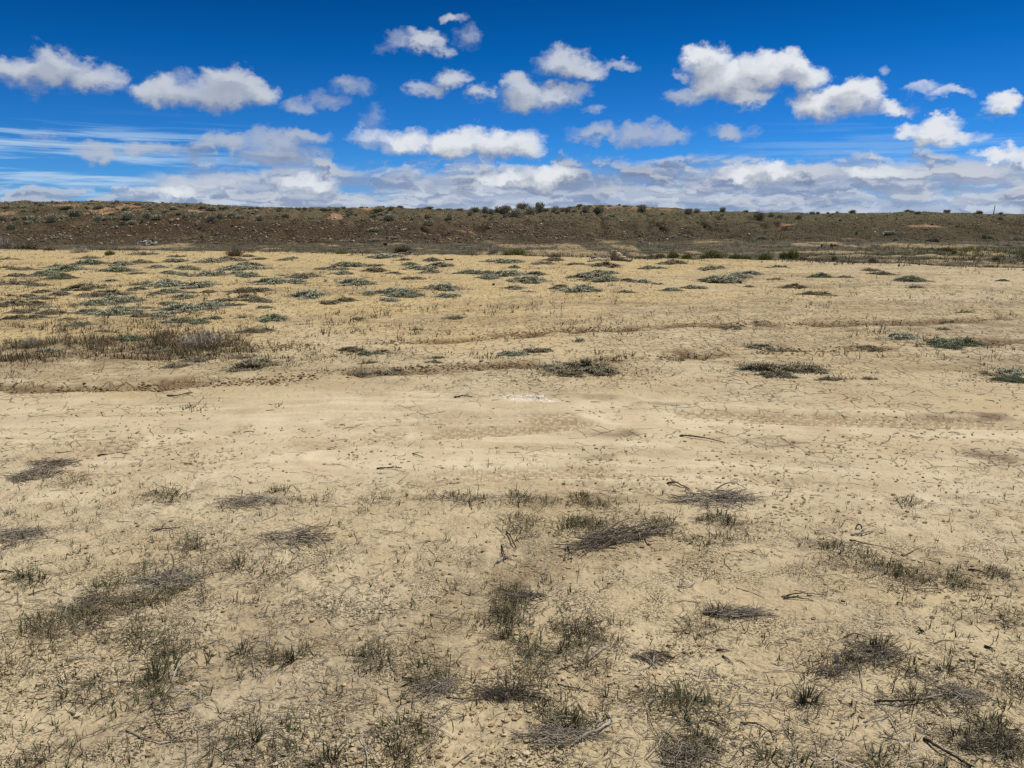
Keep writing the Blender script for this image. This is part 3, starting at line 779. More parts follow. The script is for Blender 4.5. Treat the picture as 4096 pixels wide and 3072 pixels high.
def proto_mat(seed, mats, sparse=1.0, hollow_centre=False):
    """a low cushion about 1 m across: dense little leaf sprigs over creeping stems, ragged outline"""
    n = int(1700 * sparse); cx, cy = [], []
    a = unit(n * 3) * 2 * math.pi; r = np.sqrt(unit(n * 3))
    lim = 0.74 + 0.85 * (fbm(np.cos(a) * 2.4 + seed * 3.1, np.sin(a) * 2.4 + seed, 3, seed) - 0.42)
    X, Y = r * np.cos(a), r * np.sin(a)
    keep = (r < lim) & (fbm(X * 2.1 + seed, Y * 2.1, 4, seed + 5) > (0.46 if sparse >= 1 else 0.51) - .10 * (1 - r) + .05 * unit(n * 3))
    X, Y, lim, r = X[keep][:n], Y[keep][:n], lim[keep][:n], r[keep][:n]
    hz = 0.10 * (1 - (r / lim) ** 2) * (0.15 + 1.5 * fbm(X * 4.5, Y * 4.5, 2, seed + 9)) + 0.010
    X, Y = X * 0.5, Y * 0.5
    b = MB()
    for rep in range(3):
        base = np.stack([X + rng.normal(0, .012, len(X)), Y + rng.normal(0, .012, len(X)), hz * (0.55 + 0.45 * unit(len(X)))], 1)
        b.blades(base, unit(len(X)) * 6.28, 0.75 + unit(len(X)) * 0.85, .026 + .03 * unit(len(X)), .013 + .009 * unit(len(X)), .4, 1, tip=.5)
    s = MB(); m = 150
    a = unit(m) * 6.28; l = .22 + .40 * unit(m)
    t_ = np.linspace(0.05, 1, 5)
    wob_ = rng.normal(0, .025, (m, 5, 2))
    P = np.stack([np.sin(a)[:, None] * l[:, None] * t_ + wob_[..., 0], np.cos(a)[:, None] * l[:, None] * t_ + wob_[..., 1], np.full((m, 5), .012) + .03 * unit(m)[:, None] * np.sin(t_ * 3.1)], 2)
    s.tubes(P, .003, 3)
    return b.mesh('foliage', mats), s.mesh('stems', M_twig)

def proto_shrub(seed, leafmat, n=750, upright=0.0, ragged=.5):
    """rounded bush about 1 m across and 0.8 m tall: leaf sprigs gathered on branch ends, gaps between the sprigs, forking stems below"""
    k = 26; a = unit(k) * 6.28; up = unit(k) ** .7
    ends = np.stack([np.cos(a) * .40 * np.sqrt(1 - up ** 2 * .8) * (1 - .3 * upright), np.sin(a) * .40 * np.sqrt(1 - up ** 2 * .8) * (1 - .3 * upright), .22 + .50 * up + .10 * rng.normal(0, ragged, k)], 1)
    s = MB(); t_ = np.linspace(0, 1, 5)[None, :, None]
    P = ends[:, None, :] * np.concatenate([t_ ** 1.4, t_ ** 1.4, t_], 2) + rng.normal(0, .018, (k, 5, 3)) * np.array([1, 1, .4])
    P[:, 0, 2] = -.04
    s.tubes(P, np.linspace(.020, .006, 5)[None, :], 4)
    c = ends[rng.integers(0, k, n)]
    base = c + rng.normal(0, 1, (n, 3)) * np.array([.10, .10, .085])
    base[:, 2] = np.maximum(base[:, 2], .03 + .12 * unit(n))
    q = np.cbrt(unit(n)); el_ = unit(n); a2 = unit(n) * 6.28
    dome = np.stack([np.cos(a2) * np.sqrt(1 - el_ ** 2) * q * .46, np.sin(a2) * np.sqrt(1 - el_ ** 2) * q * .46, .04 + el_ * q * .60], 1)
    base = np.where((unit(n) < .5)[:, None], dome, base)
    b = MB(); out_ = np.arctan2(base[:, 0], base[:, 1])
    b.blades(base, out_ + rng.normal(0, .7, n), .15 + .6 * unit(n) * (1 - .6 * upright), .09 + .08 * unit(n), .030 + .02 * unit(n), .2, 2, tip=.35)
    b.blades(base + rng.normal(0, .03, (n, 3)), unit(n) * 6.28, unit(n) * 1.2, .06 + .05 * unit(n), .028 + .02 * unit(n), .2, 1, tip=.5)
    return b.mesh('foliage', leafmat), s.mesh('stems', M_twig)

def proto_broom(seed, leafmat, n=520, h=.75, spread=.55, w=.014, stemmat=None):
    """bush of many upright thin shoots fanning out from the base"""
    b = MB(); a = unit(n) * 6.28; r = np.sqrt(unit(n)) * .30
    base = np.stack([np.sin(a) * r, np.cos(a) * r, -.02 + 0 * a], 1)
    ln = h * (.55 + .5 * unit(n)) * (1 - .45 * (r / .30) ** 2)
    b.blades(base, a + rng.normal(0, .4, n), .08 + spread * (r / .30) * unit(n), ln, w * (.7 + .6 * unit(n)), .18 * rng.normal(0, 1, n), 3, tip=.3)
    tops = base + np.stack([np.sin(a) * .12, np.cos(a) * .12, ln * .62], 1) + rng.normal(0, .05, (n, 3))
    b.blades(tops, unit(n) * 6.28, .2 + .8 * unit(n), .09 * (.6 + .8 * unit(n)), w * 1.3, .3, 1, tip=.4)
    s = MB(); m = 14; a = unit(m) * 6.28
    t_ = np.linspace(0, 1, 4)
    P = np.stack([np.sin(a)[:, None] * (.04 + .22 * t_), np.cos(a)[:, None] * (.04 + .22 * t_), -.03 + h * .7 * t_[None, :] * (.7 + .3 * unit(m)[:, None])], 2) + rng.normal(0, .01, (m, 4, 3))
    s.tubes(P, np.linspace(.011, .004, 4)[None, :], 4)
    return b.mesh('foliage', leafmat), s.mesh('stems', stemmat or M_twig)

def proto_tuft(seed, kind):
    """a small tuft; kind: wispy, dense, dry, sprig"""
    n, h, w, sp, mt, rad = {'wispy': (20, .075, .0042, 1.05, M_grass, .022), 'dense': (34, .054, .0042, 1.05, M_grass, .055), 'dry': (22, .044, .0034, 1.25, M_dry, .06), 'sprig': (10, .055, .0042, 1.2, M_grass, .010)}[kind]
    b = MB(); a = unit(n) * 6.28; r = np.sqrt(unit(n)) * rad
    base = np.stack([np.sin(a) * r, np.cos(a) * r, -.004 + 0 * a], 1)
    b.blades(base, a + rng.normal(0, .6, n), .1 + sp * unit(n) ** 1.3, h * (.45 + .75 * unit(n)), w * (.7 + .7 * unit(n)), .9 * rng.normal(.35, .6, n), 4, tip=.15)
    s = MB(); m = {'wispy': 9, 'dense': 22, 'dry': 26, 'sprig': 4}[kind]
    a = unit(m) * 6.28; l = h * (.6 + 1.0 * unit(m)); t_ = np.linspace(0, 1, 4)
    c = rng.normal(0, rad * .8, (m, 2))
    P = np.stack([c[:, :1] + np.sin(a)[:, None] * l[:, None] * t_, c[:, 1:] + np.cos(a)[:, None] * l[:, None] * t_, .002 + .030 * unit(m)[:, None] * np.sin(t_ * 2.6 + .2)], 2) + rng.normal(0, .004, (m, 4, 3))
    s.tubes(P, np.linspace(.0013, .0007, 4)[None, :], 3)
    return b.mesh('leaves', mt), s.mesh('dry_stalks', M_dry)  # second mesh: the dead stalks lying among the blades

def proto_heap(seed, n=170, w=1.0, d=.55, h=.10, mat=None):
    """dead brush flattened into a tangled heap, 1 m wide"""
    b = MB(); k = 6; t_ = np.linspace(-.5, .5, k)
    q = unit(n) ** .62; a = unit(n) * 6.28
    c = np.stack([q * np.cos(a) * .42 * w, q * np.sin(a) * .42 * d * (1 + .35 * np.sin(a * 3 + seed)), .006 + h * .8 * (1 - q ** 1.3) * unit(n)], 1)
    az_ = rng.normal(math.pi / 2, .75, n); l = .16 + .36 * unit(n) ** 1.5
    tilt = rng.normal(0, .16, n); bow = rng.normal(0, .10, n)
    P = np.stack([c[:, :1] + np.sin(az_)[:, None] * l[:, None] * t_ + np.cos(az_)[:, None] * (bow * l)[:, None] * (t_ * 2) ** 2, c[:, 1:2] + np.cos(az_)[:, None] * l[:, None] * t_ - np.sin(az_)[:, None] * (bow * l)[:, None] * (t_ * 2) ** 2,
                  c[:, 2:] + (tilt * l)[:, None] * t_], 2) + rng.normal(0, .006, (n, k, 3))
    P[..., 2] = np.maximum(P[..., 2], .002)
    b.tubes(P, (.0028 + .0052 * unit(n) ** 2)[:, None] * np.linspace(1, .5, k)[None, :], 3)
    return b.mesh('twigs', mat or M_twig)
# ------------------------------------------------------------------ placing things
def depth_of(x, y, z=0.0): return y * math.cos(PITCH) + (EYE - z) * math.sin(PITCH)
def spot(px, py):
    x, y = at(px, py); z = float(gz(x, y)[0]); return x, y, z
def px2m(px, x, y, z=0.0): return px * depth_of(x, y, z) / FPX

ITEMS = []                            # (object, description, category) to be told apart once everything stands
def item(o, desc, cat, group=None):
    o['category'] = cat
    if group: o['group'] = group
    ITEMS.append((o, desc)); return o
MARKS = []                            # named landmarks: (x, y, phrase)
def mark(x, y, phrase): MARKS.append((x, y, phrase))

def put(name, parts, loc, rz, sc):
    """a thing with one copy of each part mesh"""
    o = thing(name, loc, rz, sc)
    for m_ in parts: link(m_.name.split('.')[0], m_, o)
    return o

# ---- low cushion plants on the sand ---------------------------------------------------------------------------
MATP = {'m': [proto_mat(k, M_mat) for k in range(4)], 'g': [proto_mat(20 + k, M_matg) for k in range(2)], 'd': [proto_mat(40 + k, M_matd, .8) for k in range(3)], 's': [proto_mat(60 + k, M_matd, .38) for k in range(3)]}
Z1 = lambda L, bx, by=1000, s=1.58: [(bx + a / s, by + b / s, c / s, d_ / s, k) for a, b, c, d_, k in L]
MATS = Z1([(415, 125, 230, 50, 'g'), (580, 85, 170, 50, 'g'), (385, 180, 170, 26, 'g'), (740, 130, 200, 40, 'g'), (1110, 70, 120, 25, 'm'), (1330, 75, 160, 30, 'm'), (1180, 115, 150, 22, 'm'), (1150, 150, 120, 50, 'm'), (540, 240, 220, 60, 'd'),
    (385, 275, 120, 50, 'd'), (700, 275, 220, 50, 'd'), (600, 340, 240, 50, 'm'), (760, 315, 240, 50, 'm'), (1060, 215, 260, 60, 'm'), (1270, 225, 200, 50, 'm'), (1330, 155, 220, 40, 'm'), (1530, 115, 250, 50, 'm'), (1570, 165, 180, 30, 'm'), (1070, 265, 170, 30, 'm'),
    (1570, 260, 250, 40, 'd'), (1560, 290, 150, 35, 'd'), (990, 410, 180, 52, 'm'), (1160, 375, 260, 66, 'm'), (1310, 355, 220, 60, 'm'), (1410, 340, 110, 52, 'm'), (740, 390, 260, 60, 'm'), (330, 392, 110, 40, 'd'), (500, 472, 180, 28, 'm'),
    (1250, 450, 125, 46, 'g'), (1370, 435, 75, 34, 'g'), (1720, 430, 170, 60, 'g'), (825, 565, 200, 52, 'g'), (355, 637, 80, 40, 'm'), (1600, 737, 320, 66, 'd'), (1130, 730, 200, 40, 's'), (1260, 690, 190, 50, 's'), (1630, 512, 220, 36, 's'), (1500, 680, 160, 46, 's'),
    (1720, 200, 240, 50, 'm'), (1860, 195, 150, 40, 'm'), (1790, 160, 60, 25, 'd'), (1835, 60, 120, 45, 'm'), (1950, 280, 250, 80, 'm'), (2070, 330, 140, 45, 'd'), (60, 285, 80, 30, 'd'), (175, 288, 120, 36, 'd'), (90, 345, 200, 36, 'd'), (220, 340, 150, 36, 'd'), (100, 430, 190, 34, 'd'),
    (60, 215, 110, 24, 'd'), (200, 215, 120, 22, 'd'), (110, 165, 140, 24, 'd'), (280, 262, 130, 24, 'd'), (40, 115, 90, 18, 'd'), (700, 185, 90, 34, 'd'), (860, 150, 110, 26, 'd'), (470, 350, 80, 24, 's'), (420, 430, 120, 30, 's'), (900, 365, 130, 26, 's'), (870, 250, 130, 26, 'd'), (1210, 270, 90, 20, 's'),
    (290, 640, 160, 26, 's'), (1000, 640, 200, 40, 's'), (640, 520, 120, 24, 's')], 0)
MATS += Z1([(75, 90, 170, 50, 'm'), (30, 145, 120, 40, 'm'), (110, 205, 230, 50, 'm'), (230, 95, 130, 28, 'd'), (320, 42, 200, 32, 'm'), (240, 132, 150, 26, 'd'), (360, 150, 110, 36, 'd'), (460, 95, 100, 28, 'g'), (540, 112, 240, 40, 'm'), (460, 177, 130, 40, 'd'), (650, 100, 170, 32, 'd'), (600, 68, 110, 22, 'g'),
    (1070, 70, 200, 50, 'm'), (960, 72, 90, 28, 'm'), (1115, 110, 80, 18, 'g'), (1300, 86, 130, 32, 'm'), (880, 145, 260, 28, 'm'), (940, 176, 140, 30, 'm'), (1070, 150, 200, 50, 'm'), (1200, 190, 230, 56, 'm'), (1250, 150, 120, 30, 'd'), (1500, 88, 110, 28, 'd'), (1690, 95, 180, 38, 'd'), (1600, 165, 260, 60, 'd'), (1680, 140, 170, 44, 'm'), (1700, 190, 180, 36, 'm'), (1830, 195, 90, 24, 'd'),
    (1920, 197, 120, 52, 'm'), (1995, 116, 160, 28, 'm'), (2130, 88, 160, 32, 'd'), (1120, 238, 130, 38, 'm'), (1200, 262, 80, 24, 's'), (1410, 225, 90, 44, 'd'), (1540, 252, 220, 52, 'm'), (1370, 240, 90, 20, 'd'), (210, 262, 140, 48, 'm'), (370, 258, 170, 40, 'm'), (420, 285, 230, 44, 'm'), (320, 318, 130, 34, 'm'), (660, 237, 210, 58, 'm'), (700, 287, 150, 38, 'm'), (55, 322, 140, 26, 'd'),
    (2112, 250, 140, 32, 'm'), (1525, 572, 80, 34, 'm'), (1110, 655, 180, 52, 'm'), (1250, 632, 200, 56, 'd'), (85, 632, 180, 38, 'd'), (180, 655, 110, 38, 'g'), (290, 642, 130, 44, 'd'), (200, 712, 110, 28, 's'), (640, 682, 90, 24, 's'), (1420, 755, 260, 90, 'd'), (1560, 725, 300, 90, 'd'), (1660, 765, 260, 80, 'd'), (1490, 790, 200, 50, 'd'), (1330, 735, 160, 44, 'm'),
    (310, 762, 240, 64, 's'), (130, 775, 150, 50, 's'), (610, 712, 120, 26, 's'), (1370, 62, 120, 22, 'd'), (1830, 262, 120, 22, 's'), (500, 505, 60, 20, 's'), (2020, 215, 90, 18, 's')], 1350)
MATS += Z1([(250, 122, 150, 38, 'm'), (300, 195, 230, 48, 'm'), (400, 175, 170, 44, 'm'), (490, 158, 130, 32, 'm'), (640, 196, 90, 20, 'm'), (130, 236, 140, 30, 'm'), (476, 232, 80, 18, 'g'), (760, 234, 160, 26, 'd'), (660, 124, 140, 20, 'm'), (925, 183, 155, 34, 'g'), (1500, 208, 180, 40, 'g'), (1530, 247, 110, 22, 'm'), (2080, 213, 80, 12, 'g'), (20, 252, 80, 26, 'm'),
    (1080, 187, 110, 26, 's'), (1430, 545, 200, 68, 'm'), (1700, 580, 180, 60, 'g'), (1830, 585, 210, 56, 'g'), (1740, 620, 170, 44, 'g'), (510, 452, 150, 70, 's'), (370, 490, 150, 36, 's'), (560, 612, 170, 56, 'd'), (670, 630, 190, 44, 's'), (560, 750, 300, 96, 'd'), (760, 742, 330, 92, 'd'), (900, 760, 160, 50, 's'), (660, 790, 260, 40, 's'),
    (2140, 765, 170, 70, 'm'), (2150, 825, 230, 56, 'g'), (2010, 775, 170, 60, 's'), (1700, 500, 90, 26, 's'), (1540, 605, 70, 22, 's'), (1230, 610, 160, 40, 's'), (1000, 820, 200, 40, 's'), (1240, 810, 90, 50, 's'), (900, 280, 200, 24, 's'), (1300, 165, 150, 22, 's'), (1750, 440, 130, 30, 's'), (1850, 395, 110, 22, 's'), (1250, 140, 120, 18, 's')], 2696)
for k in range(62):                     # the many small ones thickening towards the left
    MATS.append((float(rng.beta(1, 2.2) * 2300), float(rng.uniform(1015, 1290)), float(rng.uniform(50, 130)), float(rng.uniform(12, 26)), 'ssdm'[k % 4]))
KIND = {'m': 'grey-green cushion plant', 'g': 'fresh green cushion plant', 'd': 'dull olive cushion plant', 's': 'sparse dried-out cushion plant'}
SIZE = lambda v, a, b, w: w[0] if v < a else (w[2] if v > b else w[1])
for q, (px, py, w_, h_, k) in enumerate(MATS):
    x, y, z = spot(px, py + h_ * .1)
    W_ = px2m(w_, x, y) * 1.28
    hgt_ = float(np.clip(W_ * .105, .04, .12)) * (1.25 if k in 'g' else 1)
    el_ = math.atan2(EYE - z, math.hypot(x, y))
    D_ = float(np.clip((px2m(h_, x, y) - hgt_ * .7 * math.cos(el_)) / math.sin(el_), .45 * W_, 1.5 * W_))
    f = MATP[k][q % len(MATP[k])]
    rz = rng.normal(0, .25) + (math.pi if q % 2 else 0) - math.atan2(x, y)
    o = put('cushion_plant', f, (x, y, z - .012), rz, (W_ * .98, D_ * .98, hgt_ / .105))
    sz = SIZE(W_, .75, 1.25, ('small ', '', 'wide '))
    item(o, sz + KIND[k], 'plant', 'cushion plants on the sand')

# ---- shrubs of the ridge, slope and hollow --------------------------------------------------------------------
SH = {'s': [proto_shrub(k, M_sage) for k in range(4)], 'k': [proto_shrub(10 + k, M_saged) for k in range(4)]}
PALE_B = [proto_broom(30 + k, M_twigl, 300, .75, .8, .010, M_twigl) for k in range(2)]
DRY_B = [proto_broom(40 + k, M_dry, 420, .75, .55, .013) for k in range(2)]
GREEN_B = [proto_broom(50 + k, M_green, 620, .8, .6, .016) for k in range(3)]
Z2 = lambda L, bx: [(bx + a / 2.011, 750 + b / 2.011, c / 2.011, d_ / 2.011, k) for a, b, c, d_, k in L]
SHR = Z2([(295, 110, 45, 22, 'k'), (940, 118, 42, 24, 'k'), (1030, 122, 36, 18, 's'), (1110, 125, 60, 20, 'k'), (1190, 135, 60, 20, 's'), (1265, 135, 30, 14, 'k'), (1450, 150, 50, 18, 's'), (1510, 150, 36, 16, 'k'), (1640, 160, 60, 20, 'k'), (1705, 168, 80, 30, 's'), (1760, 160, 56, 22, 'k'), (1810, 162, 50, 20, 's'),
    (1960, 160, 60, 20, 's'), (2080, 168, 56, 20, 'k'), (730, 115, 70, 16, 's'), (270, 235, 100, 50, 's'), (430, 255, 90, 60, 's'), (320, 257, 60, 36, 'k'), (90, 325, 72, 50, 'k'), (610, 215, 120, 56, 'k'), (510, 205, 100, 40, 's'), (530, 160, 60, 24, 'k'), (1040, 225, 110, 62, 's'), (1190, 230, 90, 46, 's'), (1070, 275, 72, 30, 's'),
    (990, 280, 52, 32, 'k'), (1150, 265, 40, 36, 'k'), (1700, 262, 80, 58, 'k'), (1775, 235, 60, 40, 'k'), (1870, 220, 70, 40, 's'), (2090, 240, 60, 44, 's'), (2090, 210, 56, 32, 's'), (790, 240, 72, 40, 's'), (1270, 245, 70, 38, 's'), (1380, 240, 70, 34, 's'), (1500, 240, 60, 40, 's'), (1550, 230, 70, 40, 's'), (200, 150, 60, 28, 's'), (330, 150, 44, 26, 'k'),
    (55, 130, 50, 26, 's'), (160, 150, 44, 20, 'k'), (695, 145, 36, 20, 'k'), (800, 155, 100, 26, 'k'), (870, 245, 80, 26, 's'), (930, 242, 60, 24, 's'), (1200, 196, 56, 28, 'k'), (1940, 235, 60, 28, 's'), (240, 272, 60, 26, 's'), (130, 250, 60, 30, 's'), (30, 245, 60, 36, 's'), (1400, 165, 60, 24, 's'), (1560, 185, 60, 24, 's'), (640, 170, 60, 26, 's'), (420, 135, 50, 16, 's')], 0)
SHR += Z2([(235, 165, 56, 20, 'k'), (320, 168, 50, 18, 's'), (440, 165, 32, 26, 'k'), (500, 162, 46, 22, 's'), (590, 165, 70, 22, 'k'), (645, 165, 40, 18, 's'), (700, 175, 60, 28, 's'), (800, 205, 72, 32, 'k'), (812, 165, 40, 20, 'k'), (900, 157, 40, 14, 's'), (1030, 170, 90, 30, 'k'), (1210, 160, 52, 16, 'k'), (1300, 166, 50, 12, 's'), (1440, 160, 80, 18, 's'), (1520, 170, 60, 20, 'k'), (1600, 172, 60, 16, 's'),
    (1690, 175, 60, 16, 's'), (1805, 175, 84, 40, 'k'), (1890, 175, 62, 46, 's'), (1940, 185, 56, 36, 's'), (2000, 185, 76, 56, 'k'), (2060, 190, 90, 60, 's'), (285, 230, 62, 30, 'k'), (80, 240, 60, 38, 's'), (75, 210, 52, 30, 's'), (1770, 215, 52, 36, 's'), (1890, 225, 52, 30, 's'), (1440, 285, 96, 40, 's'), (995, 345, 84, 30, 's'), (1605, 222, 52, 30, 's'), (1580, 325, 40, 20, 'k'), (1130, 240, 100, 46, 's'), (1000, 230, 42, 22, 'k'), (490, 205, 56, 20, 's'), (900, 225, 50, 22, 's')], 1000)
SHR += Z2([(180, 158, 110, 46, 'k'), (250, 192, 84, 62, 's'), (320, 178, 84, 70, 'k'), (130, 197, 120, 62, 's'), (40, 192, 90, 50, 'k'), (440, 180, 62, 52, 's'), (545, 187, 52, 36, 'k'), (600, 187, 42, 30, 's'), (690, 177, 64, 46, 's'), (795, 167, 82, 50, 'k'), (1145, 167, 66, 46, 'k'), (465, 202, 42, 24, 's'), (510, 172, 50, 30, 's'), (895, 222, 64, 26, 's'), (960, 140, 22, 14, 'k'), (1110, 152, 40, 16, 's'), (1515, 195, 56, 42, 'k'),
    (1585, 197, 52, 32, 's'), (1790, 182, 52, 32, 'k'), (1695, 205, 32, 26, 's'), (1305, 202, 42, 20, 's'), (1785, 222, 32, 22, 's'), (1975, 190, 46, 22, 'k'), (2085, 222, 82, 50, 'k'), (2035, 200, 42, 18, 's'), (640, 150, 50, 18, 's'), (720, 145, 46, 16, 'k'), (820, 148, 46, 16, 's'), (880, 148, 40, 14, 's'), (1010, 152, 56, 16, 's'), (560, 152, 50, 16, 's'), (370, 190, 50, 30, 'k'), (1260, 170, 40, 14, 's'), (2120, 400, 56, 26, 's'), (1500, 378, 80, 30, 's'), (1395, 388, 50, 20, 's')], 2000)
SHR += Z2([(65, 207, 52, 30, 'k'), (175, 222, 46, 36, 'k'), (250, 225, 52, 36, 's'), (425, 212, 36, 20, 'k'), (400, 242, 56, 30, 'k'), (510, 190, 46, 20, 'k'), (555, 195, 40, 16, 'k'), (635, 200, 26, 16, 's'), (675, 197, 26, 14, 'k'), (710, 200, 26, 14, 's'), (830, 193, 56, 26, 'k'), (735, 265, 32, 14, 'k'), (650, 230, 32, 20, 's'), (1275, 187, 42, 18, 'k'), (1310, 187, 40, 16, 's'), (1355, 200, 60, 24, 'k'),
    (1590, 197, 46, 22, 'k'), (1850, 200, 56, 28, 'k'), (2025, 192, 36, 18, 'k'), (2025, 242, 42, 30, 's'), (1125, 360, 100, 26, 's'), (865, 370, 22, 30, 'k'), (1890, 400, 44, 36, 'k'), (1940, 397, 44, 30, 's'), (100, 398, 66, 26, 's'), (1180, 410, 40, 30, 's'), (1420, 330, 40, 16, 's'), (1010, 470, 90, 30, 's')], 2996)
for k in range(46):                     # the small scattered ones of the left slope
    SHR.append((float(rng.uniform(10, 2050)), float(rng.uniform(826, 880)), float(rng.uniform(14, 26)), float(rng.uniform(8, 14)), 'sk'[k % 2]))
for q, (px, py, w_, h_, k) in enumerate(SHR):
    x, y, z = spot(px, py + h_ * .46)
    W_, H_ = px2m(w_, x, y, z) * 1.08, px2m(h_, x, y, z) * 1.0
    o = put('sagebrush', SH[k][(q * 3) % 4], (x, y, z - .03), float(rng.random() * 6.28), (W_ * .95, W_ * (.8 + .3 * rng.random()), H_ / .80))
    up = (y - float(foot(np.array([x]))[0])) / 33
    where = 'on the ridge' if up > .75 else ('on the slope' if up > .12 else 'below the slope')
    item(o, ('dark ' if k == 'k' else 'grey-green ') + SIZE(W_, .8, 1.5, ('little', 'rounded', 'broad')) + ' shrub ' + where, 'shrub', 'sagebrush on the slope and ridge')

BR = [(Z2([(115, 522, 170, 60, 0), (1290, 552, 72, 40, 0), (1210, 552, 50, 30, 0), (1395, 547, 90, 50, 0), (1500, 557, 80, 40, 0), (1700, 545, 170, 84, 0), (1890, 557, 104, 56, 0), (1980, 562, 84, 44, 0), (2130, 567, 110, 60, 0), (1105, 555, 30, 26, 0)], 2000) +
       Z2([(345, 547, 92, 84, 0), (275, 562, 64, 62, 0), (685, 570, 42, 42, 0), (1650, 522, 36, 38, 0)], 2996) + Z2([(1220, 415, 36, 26, 0), (885, 527, 72, 44, 0)], 0) + Z2([(735, 520, 90, 30, 0)], 1000), GREEN_B, 'bright green upright bush', 'green bushes behind the sand edge'),
      (Z2([(1890, 517, 130, 76, 0), (210, 470, 200, 64, 0), (400, 490, 90, 40, 0)], 0) + Z2([(1230, 492, 150, 52, 0), (900, 515, 160, 34, 0), (80, 570, 130, 26, 0)], 1000) + Z2([(440, 540, 110, 40, 0), (1140, 555, 60, 26, 0)], 2000) + Z2([(420, 570, 90, 60, 0), (990, 582, 60, 40, 0), (1590, 490, 90, 40, 0), (1980, 575, 60, 36, 0), (1480, 420, 120, 36, 0), (820, 585, 90, 30, 0)], 2996), DRY_B, 'dry brown broom-like bush', 'dry bushes in the hollow'),
      (Z2([(40, 440, 130, 120, 0), (640, 500, 160, 56, 0)], 0) + Z2([(1960, 512, 96, 70, 0), (1020, 415, 120, 26, 0), (1150, 402, 110, 22, 0), (1225, 415, 120, 24, 0), (760, 425, 80, 22, 0)], 1000) + Z2([(1810, 535, 66, 44, 0), (1010, 520, 84, 40, 0), (830, 485, 90, 30, 0), (800, 428, 60, 20, 0)], 2000) + Z2([(2165, 390, 110, 64, 0), (2080, 452, 90, 40, 0), (1330, 535, 90, 26, 0), (1010, 476, 80, 30, 0), (1600, 410, 40, 24, 0)], 2996) + [(808, 1350, 165, 78, 0), (130, 1360, 60, 60, 0)], PALE_B, 'bleached grey twiggy bush', 'bleached twiggy bushes')]
for L, protos, desc, grp in BR:
    for q, (px, py, w_, h_, _k) in enumerate(L):
        x, y, z = spot(px, py + h_ * .46)
        W_, H_ = px2m(w_, x, y, z) * 1.05, px2m(h_, x, y, z) * 1.1
        nm = {'b': 'green_bush', 'd': 'dry_bush'}.get(desc[0]) if protos is not PALE_B else 'twiggy_bush'
        o = put(nm, protos[q % len(protos)], (x, y, z - .02), float(rng.random() * 6.28), (W_ / .85, W_ / .85, H_ / .74))
        item(o, SIZE(W_, .7, 1.3, ('small ', '', 'wide ')) + desc, 'bush', grp)
        if protos is PALE_B and abs(px - 808) < 1: mark(x, y, 'the bleached bush')
        if protos is GREEN_B and w_ > 84 and px > 2800 and px < 2900: mark(x, y, 'the largest green bush')

# ---- tufts of the near ground ---------------------------------------------------------------------------------
TU = {k: [proto_tuft(s_ * 7 + i, k) for i in range(4)] for s_, k in enumerate(('wispy', 'dense', 'dry', 'sprig'))}
TD = {'wispy': 'wispy green grass tuft', 'dense': 'dense dark green grass tuft', 'dry': 'brown dry grass tuft', 'sprig': 'tiny green grass sprig'}
